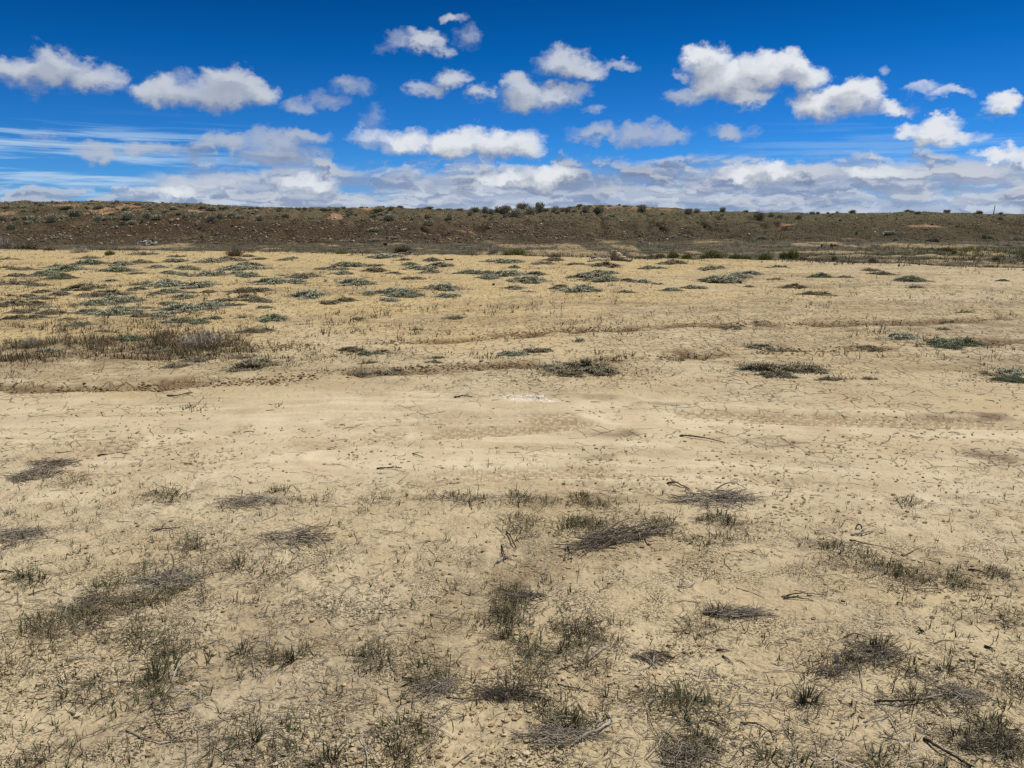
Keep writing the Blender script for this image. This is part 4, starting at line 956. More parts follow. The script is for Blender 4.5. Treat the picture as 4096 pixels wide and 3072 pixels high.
# centre, half extents (in pixels of the 2212 wide view), how many, kinds, place phrase
PATCHES = [(50, 1255, 45, 32, 7, ('dense', 'wispy')), (60, 1165, 60, 26, 5, ('dry', 'dry', 'wispy')), (140, 1040, 36, 10, 3, ('wispy', 'dry')), (385, 1072, 36, 12, 3, ('dense',)), (600, 1072, 24, 12, 4, ('dense', 'wispy')), (650, 1075, 36, 12, 3, ('dry', 'wispy')),
    (400, 1185, 60, 24, 6, ('dry', 'wispy')), (560, 1212, 66, 24, 5, ('dry', 'wispy')), (345, 1262, 100, 40, 14, ('dry', 'dense')), (320, 1300, 56, 22, 6, ('dense', 'dry')), (170, 1300, 90, 32, 11, ('dry', 'dense', 'wispy')), (240, 1365, 76, 44, 13, ('dense', 'dry')), (110, 1368, 100, 30, 10, ('dry', 'dense')),
    (325, 1392, 40, 20, 4, ('dense', 'wispy')), (395, 1385, 50, 22, 6, ('dry', 'dense')), (372, 1440, 26, 40, 7, ('dense', 'wispy')), (325, 1500, 44, 42, 9, ('dense', 'wispy')), (215, 1495, 60, 32, 6, ('wispy', 'sprig')), (150, 1495, 46, 24, 4, ('wispy', 'sprig')), (580, 1420, 70, 22, 7, ('dry', 'wispy')), (790, 1415, 32, 24, 5, ('dense',)),
    (935, 1470, 46, 36, 8, ('dense', 'dry')), (1125, 1280, 50, 18, 7, ('dense', 'dry')), (1085, 1335, 44, 28, 8, ('dense',)), (1100, 1370, 40, 20, 4, ('dry', 'wispy')), (1250, 1372, 70, 36, 14, ('dense', 'dense', 'dry')), (1140, 1422, 48, 34, 9, ('dense',)), (1240, 1420, 60, 30, 6, ('dry', 'wispy')), (1130, 1490, 80, 22, 7, ('dry', 'wispy')),
    (1210, 1560, 70, 30, 8, ('wispy', 'dense')), (900, 1588, 40, 28, 5, ('wispy', 'dense')), (850, 1632, 36, 22, 4, ('dense', 'wispy')), (1490, 1525, 56, 36, 8, ('dense', 'wispy')), (1490, 1612, 46, 40, 10, ('dense', 'dry')), (1410, 1510, 40, 26, 4, ('wispy', 'sprig')),
    (1130, 1140, 56, 22, 7, ('dense', 'dry')), (1260, 1152, 56, 34, 10, ('dense',)), (1340, 1142, 66, 28, 9, ('dense', 'dry')), (1430, 1150, 56, 26, 8, ('dense', 'dry')), (1510, 1166, 56, 20, 6, ('dry', 'dense')), (1580, 1150, 46, 20, 4, ('dry', 'wispy')), (1280, 1098, 40, 22, 5, ('dense',)), (1560, 1130, 60, 16, 4, ('wispy', 'dense')),
    (1000, 1080, 140, 6, 9, ('dry', 'dense')), (1180, 1080, 90, 7, 7, ('dry', 'dense')), (820, 1082, 50, 7, 4, ('dry',)), (1950, 1089, 54, 6, 5, ('dense', 'dry')), (1810, 1182, 26, 9, 3, ('dense',)), (1790, 1226, 60, 10, 5, ('dry',)), (1890, 1218, 18, 9, 3, ('dense',)), (1935, 1234, 24, 9, 4, ('dense',)), (1985, 1248, 28, 9, 4, ('dense',)),
    (2045, 1260, 24, 8, 3, ('dense', 'dry')), (2100, 1262, 24, 8, 3, ('dense', 'dry')), (2160, 1246, 26, 22, 4, ('dense',)), (1590, 1325, 66, 14, 5, ('dry', 'wispy')), (1500, 1365, 36, 16, 4, ('dry',)), (1880, 1420, 76, 36, 9, ('dry', 'wispy')), (1810, 1448, 46, 12, 3, ('dry',)), (2000, 1495, 70, 34, 8, ('dense', 'dry', 'wispy')), (2060, 1462, 26, 18, 3, ('wispy',)),
    (2130, 1590, 76, 36, 11, ('dense', 'dense', 'wispy')), (2180, 1480, 36, 18, 4, ('dry',)), (1720, 1515, 26, 14, 2, ('wispy',)), (2185, 1348, 36, 18, 4, ('dense', 'dry')), (60, 1640, 60, 20, 4, ('dry', 'wispy')), (600, 1620, 130, 40, 6, ('wispy', 'sprig')), (740, 1640, 60, 18, 3, ('wispy',)), (1930, 1640, 100, 20, 4, ('sprig', 'wispy')), (1650, 1640, 80, 18, 4, ('wispy', 'sprig')), (30, 1440, 36, 16, 3, ('dry',))]
TUFT_PX = []
for (px, py, hw, hh, n, kinds) in PATCHES:
    for i in range(max(2, round(n * .58))):
        a = rng.random() * 6.28; r = math.sqrt(rng.random())
        X, Y = (px + hw * r * math.cos(a)) * 1.8517, (py + hh * r * math.sin(a)) * 1.8517
        k = kinds[int(rng.integers(0, len(kinds)))]
        x, y, z = spot(X, Y)
        s_ = float(rng.uniform(.75, 1.35)) * (1.0 + .07 * max(0, y - 3))
        o = put('grass_tuft', TU[k][int(rng.integers(0, 4))], (x, y, z), float(rng.random() * 6.28), (s_, s_, s_ * float(rng.uniform(.55, .9))))
        item(o, TD[k], 'grass tuft', 'grass tufts on the near ground')

# ---- dead brush heaps -----------------------------------------------------------------------------------------
HP = [proto_heap(k, n_) for k, n_ in enumerate((150, 125, 105))]
HL = [(1540, 1075, 112, 20, 'big tangled heap of dead grey brush at the edge of the track', 1), (635, 1155, 82, 34, 'round grey heap of dead brush on bare ground', 1), (545, 1080, 70, 18, 'flat heap of dead twigs with green grass at its right end', 1), (80, 1020, 66, 24, 'grey heap of dead brush at the left edge below the track', 0),
      (370, 1245, 76, 30, 'spread of dead grey twigs among dry grass tufts', 1), (200, 1300, 80, 22, 'thin scatter of dead twigs on the left', 0), (40, 1150, 60, 20, 'dead twigs heaped at the left edge', 0), (1880, 1410, 76, 34, 'loose heap of dead stalks beside the upright stub', 1), (1810, 1445, 56, 14, 'dark clot of dead twigs under the upright stub', 1),
      (1110, 1500, 96, 16, 'line of dead twigs lying across bare ground', 0), (1210, 1590, 100, 24, 'dead twigs inside the bent pale branch', 1), (1140, 1285, 66, 16, 'dead twigs under a dense tuft of grass', 0), (935, 1480, 60, 34, 'dead stalks tangled in a grass clump', 0), (2140, 1600, 80, 34, 'dead stalks under the dense grass in the lower right corner', 1), (1480, 1625, 60, 40, 'dead stalks and dark grass at the bottom edge', 0),
      (1330, 1160, 150, 22, 'dead twigs spread under the broad dark grass patch', 0), (2080, 1500, 60, 26, 'grey twigs in a loose heap near the right edge', 0), (1410, 1415, 44, 18, 'small dark heap beside a forked pale branch', 1), (1590, 1325, 80, 16, 'flat scatter of dead stalks between two long sticks', 0), (110, 1000, 60, 12, 'sparse twigs on the left below the wheel track', 0)]
for q, (px, py, hw, hh, lab, mk) in enumerate(HL):
    x, y, z = spot(px * 1.8517, (py + hh * .3) * 1.8517)
    W_ = px2m(2 * hw * 1.8517, x, y); el_ = math.atan2(EYE, y)
    D_ = float(np.clip(px2m(2 * hh * 1.8517, x, y) / math.sin(el_) * .8, .3 * W_, 1.3 * W_))
    o = link('brush_heap', HP[q % 3]); o.location = (x, y, z); o.rotation_euler = (0, 0, float(rng.normal(0, .2)) + (3.14159 if q % 2 else 0)); o.scale = (W_ * 1.05, D_ / .55, float(np.clip(W_ * 1.0, .35, .9)))
    tag(o, lab, 'brush heap', 'heaps of dead brush')
    if mk: mark(x, y, {0: 'the big tangled brush heap', 1: 'the round grey brush heap', 2: 'the flat twig heap', 4: 'the spread of grey twigs', 7: 'the loose stalk heap', 8: 'the upright stub', 10: 'the bent pale branch', 13: 'the lower right grass', 17: 'the forked pale branch'}[q])

# ---- single sticks --------------------------------------------------------------------------------------------
M_wd = wood_mat('weathered_dark_wood', (.13, .105, .08), (.06, .048, .036), (.20, .17, .135))
M_wp = wood_mat('bleached_wood', (.42, .38, .32), (.25, .22, .18), (.55, .51, .45))
M_char = wood_mat('charred_wood', (.035, .03, .026), (.018, .015, .013), (.07, .06, .05))
def spline(P, n):
    P = np.array(P, float)
    if len(P) == 2: P = np.array([P[0], P[0] * .67 + P[1] * .33 , P[0] * .33 + P[1] * .67, P[1]])
    Q = np.concatenate([[2 * P[0] - P[1]], P, [2 * P[-1] - P[-2]]]); out_ = []
    for t_ in np.linspace(0, len(P) - 1.0001, n):
        i = int(t_); u = t_ - i; a, b, c, d_ = Q[i:i + 4]
        out_.append(.5 * ((2 * b) + (c - a) * u + (2 * a - 5 * b + 4 * c - d_) * u * u + (3 * b - a - 3 * c + d_) * u ** 3))
    return np.array(out_)
def stick(pts, rpx, mat, lab=None, cat='stick', name='stick', side=None, taper=.45, lift=.012, desc=None, twigs=0):
    W_ = np.array([at(*p) for p in pts]); S_ = spline(W_, 14)
    mid = S_[7]; dd = depth_of(*mid); r = 1.35 * rpx * dd / FPX
    zg = gz(S_[:, 0], S_[:, 1])
    zz = np.maximum(np.linspace(zg[0], zg[-1], 14), zg) * .6 + zg * .4 + r * .8 + min(lift, .05 * float(np.linalg.norm(S_[-1] - S_[0])) if lift < .03 else lift) * np.sin(np.linspace(0, 3.14, 14)) + rng.normal(0, r * .12, 14)
    P = np.concatenate([S_ + rng.normal(0, r * .25, S_.shape), zz[:, None]], 1)
    o = P[0].copy(); P = P - o
    b = MB(); rad = r * np.linspace(1, taper, 14) * (1 + .12 * rng.normal(0, 1, 14)); b.tubes(P[None], rad[None], 6, tone=.5)
    for f, dx, dy, dz in (side or []):
        i = int(f * 13); e = P[i] + np.array([dx, dy, dz]) * np.linalg.norm(P[-1] - P[0])
        b.tubes(spline([P[i], (P[i] + e) / 2 + rng.normal(0, r, 3), e], 6)[None], r * np.linspace(.7, .25, 6)[None], 5, tone=.5)
    for k in range(twigs):
        i = int(rng.integers(2, 13)); L_ = np.linalg.norm(P[-1] - P[0]) * rng.uniform(.06, .16); a = rng.random() * 6.28
        e = P[i] + np.array([math.cos(a) * L_, math.sin(a) * L_, L_ * .5 * rng.random()]); b.tubes(np.stack([P[i], (P[i] + e) / 2, e])[None], r * np.array([[.4, .3, .15]]), 4, tone=.5)
    ob = b.link(name, mat); ob.location = o
    if lab: tag(ob, lab, cat)
    else: item(ob, desc, cat, 'sticks lying on the near ground')
    return ob
def c1(*p): return [(a / 1.58, 2100 + b / 1.58) for a, b in p]
def c2(*p): return [(1350 + a / 1.58, 2100 + b / 1.58) for a, b in p]
def c3(*p): return [(2696 + a / 1.58, 2100 + b / 1.58) for a, b in p]
def d1(*p): return [(a / 1.58, 1550 + b / 1.58) for a, b in p]
def d2(*p): return [(1350 + a / 1.58, 1550 + b / 1.58) for a, b in p]
def d3(*p): return [(2696 + a / 1.58, 1550 + b / 1.58) for a, b in p]
stick(c2((1725, 1255), (1640, 1330), (1560, 1365), (1480, 1408)), 4.6, M_wp, 'long bent bleached branch with dark underside, near the bottom centre', taper=.8, side=[(.97, -.05, -.10, .02), (.75, -.02, -.07, 0)], twigs=2)
stick(c2((1730, 1255), (1715, 1215), (1695, 1190)), 3.6, M_wp, 'short pale elbow of wood touching the end of the bent branch')
stick(c2((1310, 1258), (1400, 1246), (1515, 1240)), 3.4, M_wp, 'straight white stick half hidden in the grass at the bottom centre')
stick(c2((1220, 1335), (1400, 1318), (1560, 1290), (1650, 1235)), 3.2, M_wd, 'long curved grey stalk inside the bend of the pale branch', twigs=3)
stick(c2((1570, 880), (1640, 830), (1720, 760)), 2.8, M_wp, 'pale straight stick leaning across the dark grass patch', twigs=1)
stick(c2((1400, 920), (1480, 905), (1560, 880)), 2.2, M_wd, 'thin grey stick prolonging the pale stick in the grass patch')
stick(c2((2022, 915), (1975, 870), (1935, 805)), 2.8, M_wp, 'forked pale branch lying on bare ground, two prongs upward', side=[(.35, -.35, .9, .05), (.35, .30, 1.1, .05), (.6, -.5, .3, .04)], twigs=2)
stick(c2((585, 565), (660, 590), (790, 602)), 2.8, M_wp, 'forked pale twig with dark tip beside faint tyre marks', side=[(.1, -.1, .15, .01), (.95, .12, .10, .01)])
stick(c2((300, 722), (330, 697), (420, 692), (520, 700)), 2.2, M_wp, 'knobbly pale twig with small knots left of the centre', twigs=4)
stick(c2((320, 815), (345, 880), (380, 945)), 2.4, M_wd, 'brown stick pointing towards the viewer below the knobbly twig')
stick(c2((410, 952), (500, 970)), 4.0, M_char, 'short thick charred stick left of a grass clump')
stick(c2((400, 1005), (560, 962), (710, 900)), 2.4, M_wd, 'long thin stalk crossing a grass clump, left of the centre', twigs=2)
stick(c2((690, 1097), (760, 1105), (870, 1082)), 2.6, M_wd, 'curved grey stick at the left end of the twig line')
stick(c2((1035, 1090), (1180, 1092), (1330, 1122)), 3.4, M_char, 'dark decayed branch along the line of twigs', twigs=4)
stick(c2((1390, 1010), (1440, 1036), (1580, 1056)), 2.6, M_wd, 'two-pronged brown stick right of the dense clumps', side=[(.9, -.15, .12, .02), (.1, -.1, .1, .01)])
stick(c2((1040, 112), (1046, 165), (1062, 200)), 2.6, M_char, 'black twisted root curling up from pale wood', lift=.012)
stick(c2((1010, 228), (1045, 208), (1078, 188)), 4.2, M_wp, 'pale splintered piece of wood under the black twisted root', side=[(.2, -.4, .35, .03), (.8, .3, .2, .03), (.6, .4, -.3, .0)], twigs=2)
stick(c2((1065, 45), (1095, 80), (1130, 132)), 3.0, M_char, 'black stick slanting out of the broad dark grass patch')
stick(c2((1330, 1235), (1332, 1190), (1336, 1150)), 1.6, M_wp, 'thin pale stalk pointing away above the white stick')
stick(c2((1955, 1195), (1985, 1300), (2050, 1400)), 1.8, M_wd, 'thin wiry stalk curving down left of the bottom grass clump', twigs=2)
stick(c2((1640, 350), (1628, 382), (1652, 412)), 2.2, M_wp, 'curly pale snippet of root on bare ground', twigs=3)
stick(c3((20, 398), (95, 394), (132, 364)), 2.6, M_wp, 'pale curved reed lying alone right of the centre')
stick(c3((680, 455), (820, 452), (965, 459)), 2.4, M_wd, 'long straight stick, the farther of a parallel pair')
stick(c3((690, 470), (780, 474), (880, 488)), 2.6, M_wd, 'long straight stick, the nearer of a parallel pair')
stick(c3((1515, 408), (1640, 416), (1752, 388)), 2.6, M_wp, 'pale bow-shaped reed below the arc of grass')
stick(c3((1860, 295), (1920, 308), (1975, 325)), 3.0, M_char, 'dark straight stick right of the arc of grass')
stick(c3((185, 558), (250, 582), (330, 596)), 3.8, M_char, 'thick dark stick left of a longer grey one')
stick(c3((370, 602), (530, 600), (670, 590)), 2.4, M_wd, 'long grey stick with a pale chip on it', twigs=2)
stick(c3((1070, 727), (1140, 712), (1265, 756)), 2.2, M_wd, 'bent stick reaching into the loose stalk heap')
stick(c3((395, 1140), (480, 1144), (620, 1148)), 2.8, M_wp, 'pale stick with a short side prong in the lower right', side=[(.85, .1, .12, .02)])
stick(c3((1200, 1240), (1330, 1212), (1450, 1150)), 2.2, M_wp, 'long pale reed sloping up to the right, lower right', side=[(.1, .22, .2, .0)])
stick(c3((420, 1272), (520, 1280), (620, 1325)), 3.2, M_wd, 'dark curved branch breaking into pale splinters', side=[(.95, .25, -.25, .02), (.9, .3, -.05, .03)])
stick(c3((180, 1255), (280, 1290), (385, 1336)), 2.4, M_wd, 'straight brown stick slanting towards the viewer')
stick(c3((1575, 1335), (1690, 1420), (1880, 1525)), 5.0, M_char, 'thick charred log in the lower right corner', name='charred_log', cat='log', taper=.6, twigs=5)
stick(c3((1690, 1395), (1790, 1450), (1880, 1520)), 2.4, M_wp, 'pale stalk lying along the charred log')
stick(c3((1800, 1405), (1900, 1410), (2010, 1432)), 3.2, M_wd, 'grey branch with knots in front of the lower right grass', twigs=3)
stick(c3((1985, 1428), (2040, 1350), (2085, 1265)), 2.4, M_wp, 'pale stalk running up through the lower right grass')
stick(c3((262, 887), (295, 865)), 2.6, M_wp, 'tiny pale chip of wood on bare sand')
stick(c3((268, 790), (352, 796)), 2.6, M_wd, 'small dark straight stick, right of the centre')
stick(c3((308, 822), (375, 872)), 2.8, M_wd, 'small dark stick slanting down, just below another')
stick(c3((1265, 1120), (1450, 1132), (1660, 1110)), 3.4, M_char, 'long dark stick under the loose grey twigs near the right')
stick(c3((1400, 1145), (1640, 1108), (1845, 1090)), 2.2, M_wp, 'long pale reed crossing a long dark stick near the right')
stick(c3((1512, 1380), (1506, 1408)), 3.6, M_wp, 'short white stub left of the charred log')
stick(c3((1960, 770), (2030, 806)), 3.6, M_char, 'dark splinter near the right edge')
stick(c3((1110, 94), (1220, 130), (1385, 156)), 2.2, M_wd, 'thin straight stick with a long tail, below the curled root')
stick(c3((1120, 66), (1200, 62), (1260, 46)), 4.0, M_wp, 'pale forked piece of wood below the curled root', side=[(.5, .25, .5, .0)])
stick(c1((985, 1212), (1090, 1198), (1202, 1162)), 3.4, M_wp, 'pale stick with dark ends in the lower left', twigs=1)
stick(c1((818, 864), (892, 846)), 2.8, M_wp, 'short pale stick left of the diagonal grass')
stick(c1((560, 1162), (640, 1112), (705, 1098)), 2.6, M_wd, 'grey stick lying through the wispy grass, lower left')
stick(c1((215, 1305), (282, 1275)), 2.6, M_wp, 'yellowish straw lying alone in the lower left')
stick(c1((180, 445), (250, 428), (325, 405)), 2.2, M_wd, 'thin grey stick near the left edge')
stick(c1((0, 292), (90, 300)), 2.6, M_char, 'dark stick at the left edge')
stick(c1((400, 588), (455, 520), (540, 455), (640, 428)), 2.2, M_wp, 'pale arched reed rising over dry tufts on the left', lift=.06)
stick(c1((580, 985), (690, 908)), 2.0, M_wd, 'thin brown stalk slanting up in the lower left')
stick(c1((920, 342), (1000, 325)), 2.8, M_wp, 'pale stick on the spread of grey twigs')
stick(c1((970, 52), (1050, 42), (1142, 28)), 2.4, M_wd, 'grey straight stick left of the round brush heap')
stick(c1((1098, 790), (1115, 845)), 4.2, M_char, 'short black stick at the top of the diagonal grass')
stick(c1((1080, 990), (1130, 905), (1220, 828)), 3.0, M_wp, 'pale stick lying along the diagonal grass')
stick(c1((1545, 1492), (1615, 1498)), 3.2, M_char, 'short dark stick at the bottom edge, left of the centre')
stick(d1((1055, 55), (1120, 62), (1180, 50), (1215, 35)), 2.0, M_char, 'black forked twig lying alone on the smooth pale ground', side=[(.55, .35, .1, .02), (.75, .15, -.10, .0)])
stick(d3((35, 310), (150, 325), (325, 352)), 2.8, M_wd, 'long crooked branch lying on cracked mud right of the centre', twigs=2)
stick(d2((740, 60), (800, 64), (852, 74)), 2.2, M_char, 'thin dark stick left of the white salt crust')
stick(d2((250, 520), (330, 522), (405, 515)), 2.6, M_char, 'dark bowed stick on the pale ground left of the centre')
stick(d2((475, 412), (500, 428), (545, 440)), 2.0, M_wd, 'little forked twig on the smooth pale ground', side=[(.1, .5, .1, .0)])
stick(d2((2080, 610), (2140, 618), (2230, 640)), 3.0, M_wd, 'grey branch reaching left from the big tangled brush heap', twigs=2)
stick(d3((270, 640), (360, 660), (450, 652)), 2.6, M_wp, 'pale curved stick on top of the big tangled brush heap', lift=.05)
stick(d2((690, 608), (770, 604)), 2.6, M_wp, 'short pale stick above the grass strip in the middle')
stick(d1((620, 442), (680, 432)), 3.0, M_char, 'black splinter left of the wheel tracks')
stick(d2((835, 720), (850, 765)), 3.0, M_wd, 'brown stub poking out of the grass strip')

# the upright stub: a broken stem standing in the ground
x, y, z = spot(*c3((1031, 868))[0]); hS = px2m(40, x, y)
b = MB(); b.tubes(np.array([[[-.006, 0, -.03], [-.002, 0, hS * .5], [.004, .002, hS]]]), np.array([[.0085, .0085, .006]]), 6, tone=.5); o = b.link('wood_stub', M_wp); o.location = (x, y, z)
tag(o, 'upright broken stub of wood standing in dark litter on the right', 'stub')
# the curled root: a thick loop standing on edge
x, y, z = spot(*c3((1168, 28))[0]); rL = px2m(12, x, y)
a = np.linspace(-.4, 5.2, 22); P = np.stack([np.cos(a) * rL * 1.05, .25 * rL * np.sin(a * .5), rL * 1.05 + np.sin(a) * rL * 1.15], 1)
b = MB(); b.tubes(P[None], (rL * .30 * (1 - .5 * np.abs(np.linspace(-1, 1, 22) + .25)))[None], 7, tone=.5)
b.tubes(spline([P[-1], P[-1] + np.array([.12, .02, -rL * .6]), P[-1] + np.array([.26, .0, -rL * 1.4])], 8)[None], rL * np.linspace(.14, .05, 8)[None], 5, tone=.5)
o = b.link('curled_root', M_wd); o.location = (x, y, z - .01); o.rotation_euler = (0, 0, .35)
tag(o, 'curled dead root standing up as a ring on the right', 'root'); mark(x, y, 'the curled root')
for px, py in ((1560, 685),): 
    x, y, z = spot(2696 + px / 1.58, 2100 + py / 1.58)
    b = MB()
    for k in range(5):
        a = k * 1.25 + rng.random(); b.tubes(np.array([[[0, 0, .012], [math.cos(a) * .012, math.sin(a) * .012, .016 + .01 * (k % 2)], [math.cos(a) * .028, math.sin(a) * .028, .030 * (k % 2)]]]), np.array([[.007, .005, .002]]), 5, tone=.3)
    o = b.link('seed_pod', M_char); o.location = (x, y, z); o.scale = (.62, .62, .62); tag(o, 'spiky black seed pod lying alone on a smooth patch of sand', 'seed pod')

# ---- the timber pile on the sand edge -------------------------------------------------------------------------
M_tp = wood_mat('sun_bleached_timber', (.66, .56, .40), (.48, .38, .25), (.75, .66, .50))
M_td = wood_mat('grey_split_timber', (.36, .30, .215), (.16, .125, .09), (.56, .47, .34))
tx, ty, tz = spot(2458, 1041); u_ = 1.2 * px2m(1, tx, ty, tz)      # one photo pixel there, in metres
mark(tx, ty, 'the old stump')
stump = thing('old_stump', (tx, ty, tz - .02))
b = MB()
for k in range(9):
    a = k * .7; b.lump((math.cos(a) * 9 * u_, math.sin(a) * 6 * u_, (6 + 4 * (k % 3)) * u_), (9 * u_, 8 * u_, 9 * u_), 70 + k, rag=.55, facets=.9)
for k in range(7):
    a = k * .9 + .3; P = spline([(math.cos(a) * 6 * u_, math.sin(a) * 4 * u_, 12 * u_), (math.cos(a) * 14 * u_, math.sin(a) * 9 * u_, (14 + 10 * (k % 2)) * u_), (math.cos(a) * 19 * u_, math.sin(a) * 12 * u_, (8 + 22 * (k % 2)) * u_)], 8)
    b.tubes(P[None], u_ * np.linspace(5, 1.6, 8)[None], 6, tone=.4)
b.lump((-2 * u_, 0, 24 * u_), (11 * u_, 9 * u_, 10 * u_), 90, rag=.6, facets=.9); b.lump((4 * u_, 0, 30 * u_), (8 * u_, 7 * u_, 7 * u_), 91, rag=.6, facets=.9)
b.link('root_mass', M_td, stump, smooth=False)
for k, (ox, oz, w_, tl) in enumerate(((16, 14, 19, .12), (19, 20, 16, -.15), (14, 26, 15, .2), (22, 8, 18, -.05), (-8, 34, 11, .3))):
    b = MB(); b.lump((ox * u_, (-13 + 2 * k) * u_, oz * u_), (w_ * u_, 8 * u_, 3.4 * u_), 100 + k, rag=.4, facets=.9); b.link('split_slab', M_tp, stump, smooth=False)
tag(stump, 'gnarled old stump with pale split slabs, standing on the sand edge', 'stump')
def log(p0, p1, r0, r1, lab, mat, seed):
    a0, a1 = spot(*p0), spot(*p1); n = 12
    P = np.array([[a0[i] + (a1[i] - a0[i]) * t_ for i in range(3)] for t_ in np.linspace(0, 1, n)]); P[:, 2] += r0 * .75
    o_ = P[0].copy(); P = P - o_ + rng.normal(0, r0 * .18, P.shape)
    b = MB(); b.tubes(P[None], (np.linspace(r0, r1, n) * (1 + .18 * rng.normal(0, 1, n)))[None], 8, tone=.5)
    for k in range(3):
        i = 2 + 4 * k - (k > 1); b.tubes(np.stack([P[i], P[i] + np.array([.03, -.02, r0 * 1.2]), P[i] + np.array([.07, -.03, r0 * 1.9])])[None], r0 * np.array([[.4, .25, .1]]), 5, tone=.5)
    o = b.link('log', mat, smooth=False); o.location = o_; tag(o, lab, 'log', 'logs round the old stump'); return o
log((2368, 1034), (2432, 1037), 5 * u_, 3.5 * u_, 'grey log with dark underside left of the old stump', M_td, 1)
log((2374, 1044), (2440, 1042), 5 * u_, 4.5 * u_, 'pale split log in front, left of the old stump', M_tp, 2)
log((2480, 1041), (2528, 1047), 4.5 * u_, 3.5 * u_, 'low grey plank-like log right of the old stump', M_td, 3)
log((2350, 1047), (2382, 1045), 2.5 * u_, 2 * u_, 'short thin log leftmost beside the old stump', M_td, 4)
# small grey driftwood and a dark scrap on the ochre rise
x, y, z = spot(1795, 1043); u2 = px2m(1, x, y, z); b = MB()
b.tubes(spline([(-16 * u2, 0, 9 * u2), (-11 * u2, 0, 3 * u2), (4 * u2, .05, 2 * u2), (17 * u2, 0, 3 * u2)], 10)[None], u2 * np.linspace(2.2, 4.2, 10)[None], 7, tone=.5); o = b.link('driftwood', M_wd, smooth=False); o.location = (x, y, z); tag(o, 'grey driftwood log with one upturned end on the ochre rise', 'log'); mark(x, y, 'the grey driftwood log')
x, y, z = spot(1972, 1139); u2 = px2m(1, x, y, z); b = MB(); b.lump((0, 0, 3 * u2), (8 * u2, 6 * u2, 5 * u2), 120, rag=.6, facets=.9); o = b.link('bark_scrap', M_char, smooth=False); o.location = (x, y, z); tag(o, 'black scrap of bark alone on the ochre sand', 'bark')

# ---- stones ---------------------------------------------------------------------------------------------------
M_pale = stone_mat('pale_stone', (.50, .43, .33), (.36, .30, .22), (.62, .57, .48))
M_white = stone_mat('white_stone', (.75, .73, .68), (.60, .57, .52), (.80, .78, .74))
M_red = stone_mat('red_brown_stone', (.15, .055, .042), (.09, .034, .028), (.20, .075, .055))
M_dark = stone_mat('dark_brown_stone', (.045, .03, .024), (.025, .018, .015), (.06, .04, .03))
M_grey = stone_mat('grey_slab_stone', (.46, .43, .37), (.27, .25, .215), (.64, .60, .53))
def stone(px, py, w_, h_, mat, lab=None, seed=0, name='stone', desc=None, group=None):
    x, y, z = spot(px, py + h_ * .4); k = px2m(1, x, y, z)
    b = MB(); b.lump((0, 0, h_ * .30 * k), (w_ * .5 * k, w_ * .42 * k, h_ * .62 * k), seed, rag=.4, facets=.9)
    o = b.link(name, mat, smooth=False); o.location = (x, y, z); o.rotation_euler = (0, 0, float(rng.normal(0, .4)))
    if lab: tag(o, lab, 'stone', group)
    else: item(o, desc, 'stone', group)
    return o, x, y
_, x, y = stone(3325, 981, 22, 15, M_red, 'largest red-brown boulder of the trio in the hollow', 1, 'boulder', group='red-brown boulders'); mark(x, y, 'the red-brown boulders')
stone(3341, 981, 14, 12, M_red, 'middle red-brown boulder of the trio in the hollow', 2, 'boulder', group='red-brown boulders')
stone(3350, 983, 12, 10, M_red, 'smallest red-brown boulder, at the right of the trio', 3, 'boulder', group='red-brown boulders')
stone(3286, 982, 16, 14, M_dark, 'dark purplish rock left of the red-brown boulders', 4, 'boulder')
_, x, y = stone(1541, 976, 17, 14, M_dark, 'lone blackish boulder at the foot of the slope', 5, 'boulder'); mark(x, y, 'the lone blackish boulder')
_, x, y = stone(2597, 978, 11, 6, M_white, 'bright white stone in the hollow right of the stump', 6); mark(x, y, 'the bright white stone')
stone(2669, 963, 9, 9, M_white, 'pale whitish stone beside weeds at the foot of the slope', 7)
_, x, y = stone(3534, 932, 14, 10, M_white, 'white stone with a grey bush beside it on the right slope', 8); mark(x, y, 'the white slope stone')
stone(1620, 923, 20, 11, M_pale, 'flat pale slab stone on the middle of the brown slope', 9)
stone(1338, 856, 13, 9, M_white, 'whitish stone high on the left part of the slope', 10)
stone(3876, 1033, 8, 6, M_white, 'small white stone among weeds far right in the hollow', 11)
stone(3030, 1039, 14, 5, M_pale, 'flat pale stone beside the green bushes on the sand edge', 12)
SL = [(1482, 881), (1650, 860), (1715, 941), (1565, 890), (1310, 871), (520, 886), (540, 919), (700, 905), (900, 900), (960, 922), (1020, 905), (1230, 930), (1900, 925), (1960, 899), (2005, 897), (2170, 890), (2440, 900), (2600, 901), (2745, 945), (2795, 947), (2868, 895), (2860, 875), (2520, 870), (2330, 905), (1780, 900), (1830, 950),
      (1420, 915), (1180, 897), (820, 880), (620, 935), (460, 905), (330, 892), (180, 905), (100, 920), (3160, 858), (3480, 874), (3560, 872), (3750, 910), (3840, 912), (3912, 898), (3580, 895), (3290, 900), (3050, 905), (2950, 890), (1000, 940), (1120, 950), (430, 935), (800, 930), (1500, 940), (2100, 935), (2260, 880), (2390, 925), (3700, 895), (3950, 925)]
for q, (px, py) in enumerate(SL):
    stone(px + rng.normal(0, 3), py + rng.normal(0, 2), float(rng.uniform(6, 13)), float(rng.uniform(4, 7)), M_pale, None, 20 + q, desc='small pale stone lying on the brown slope', group='pale stones on the slope')
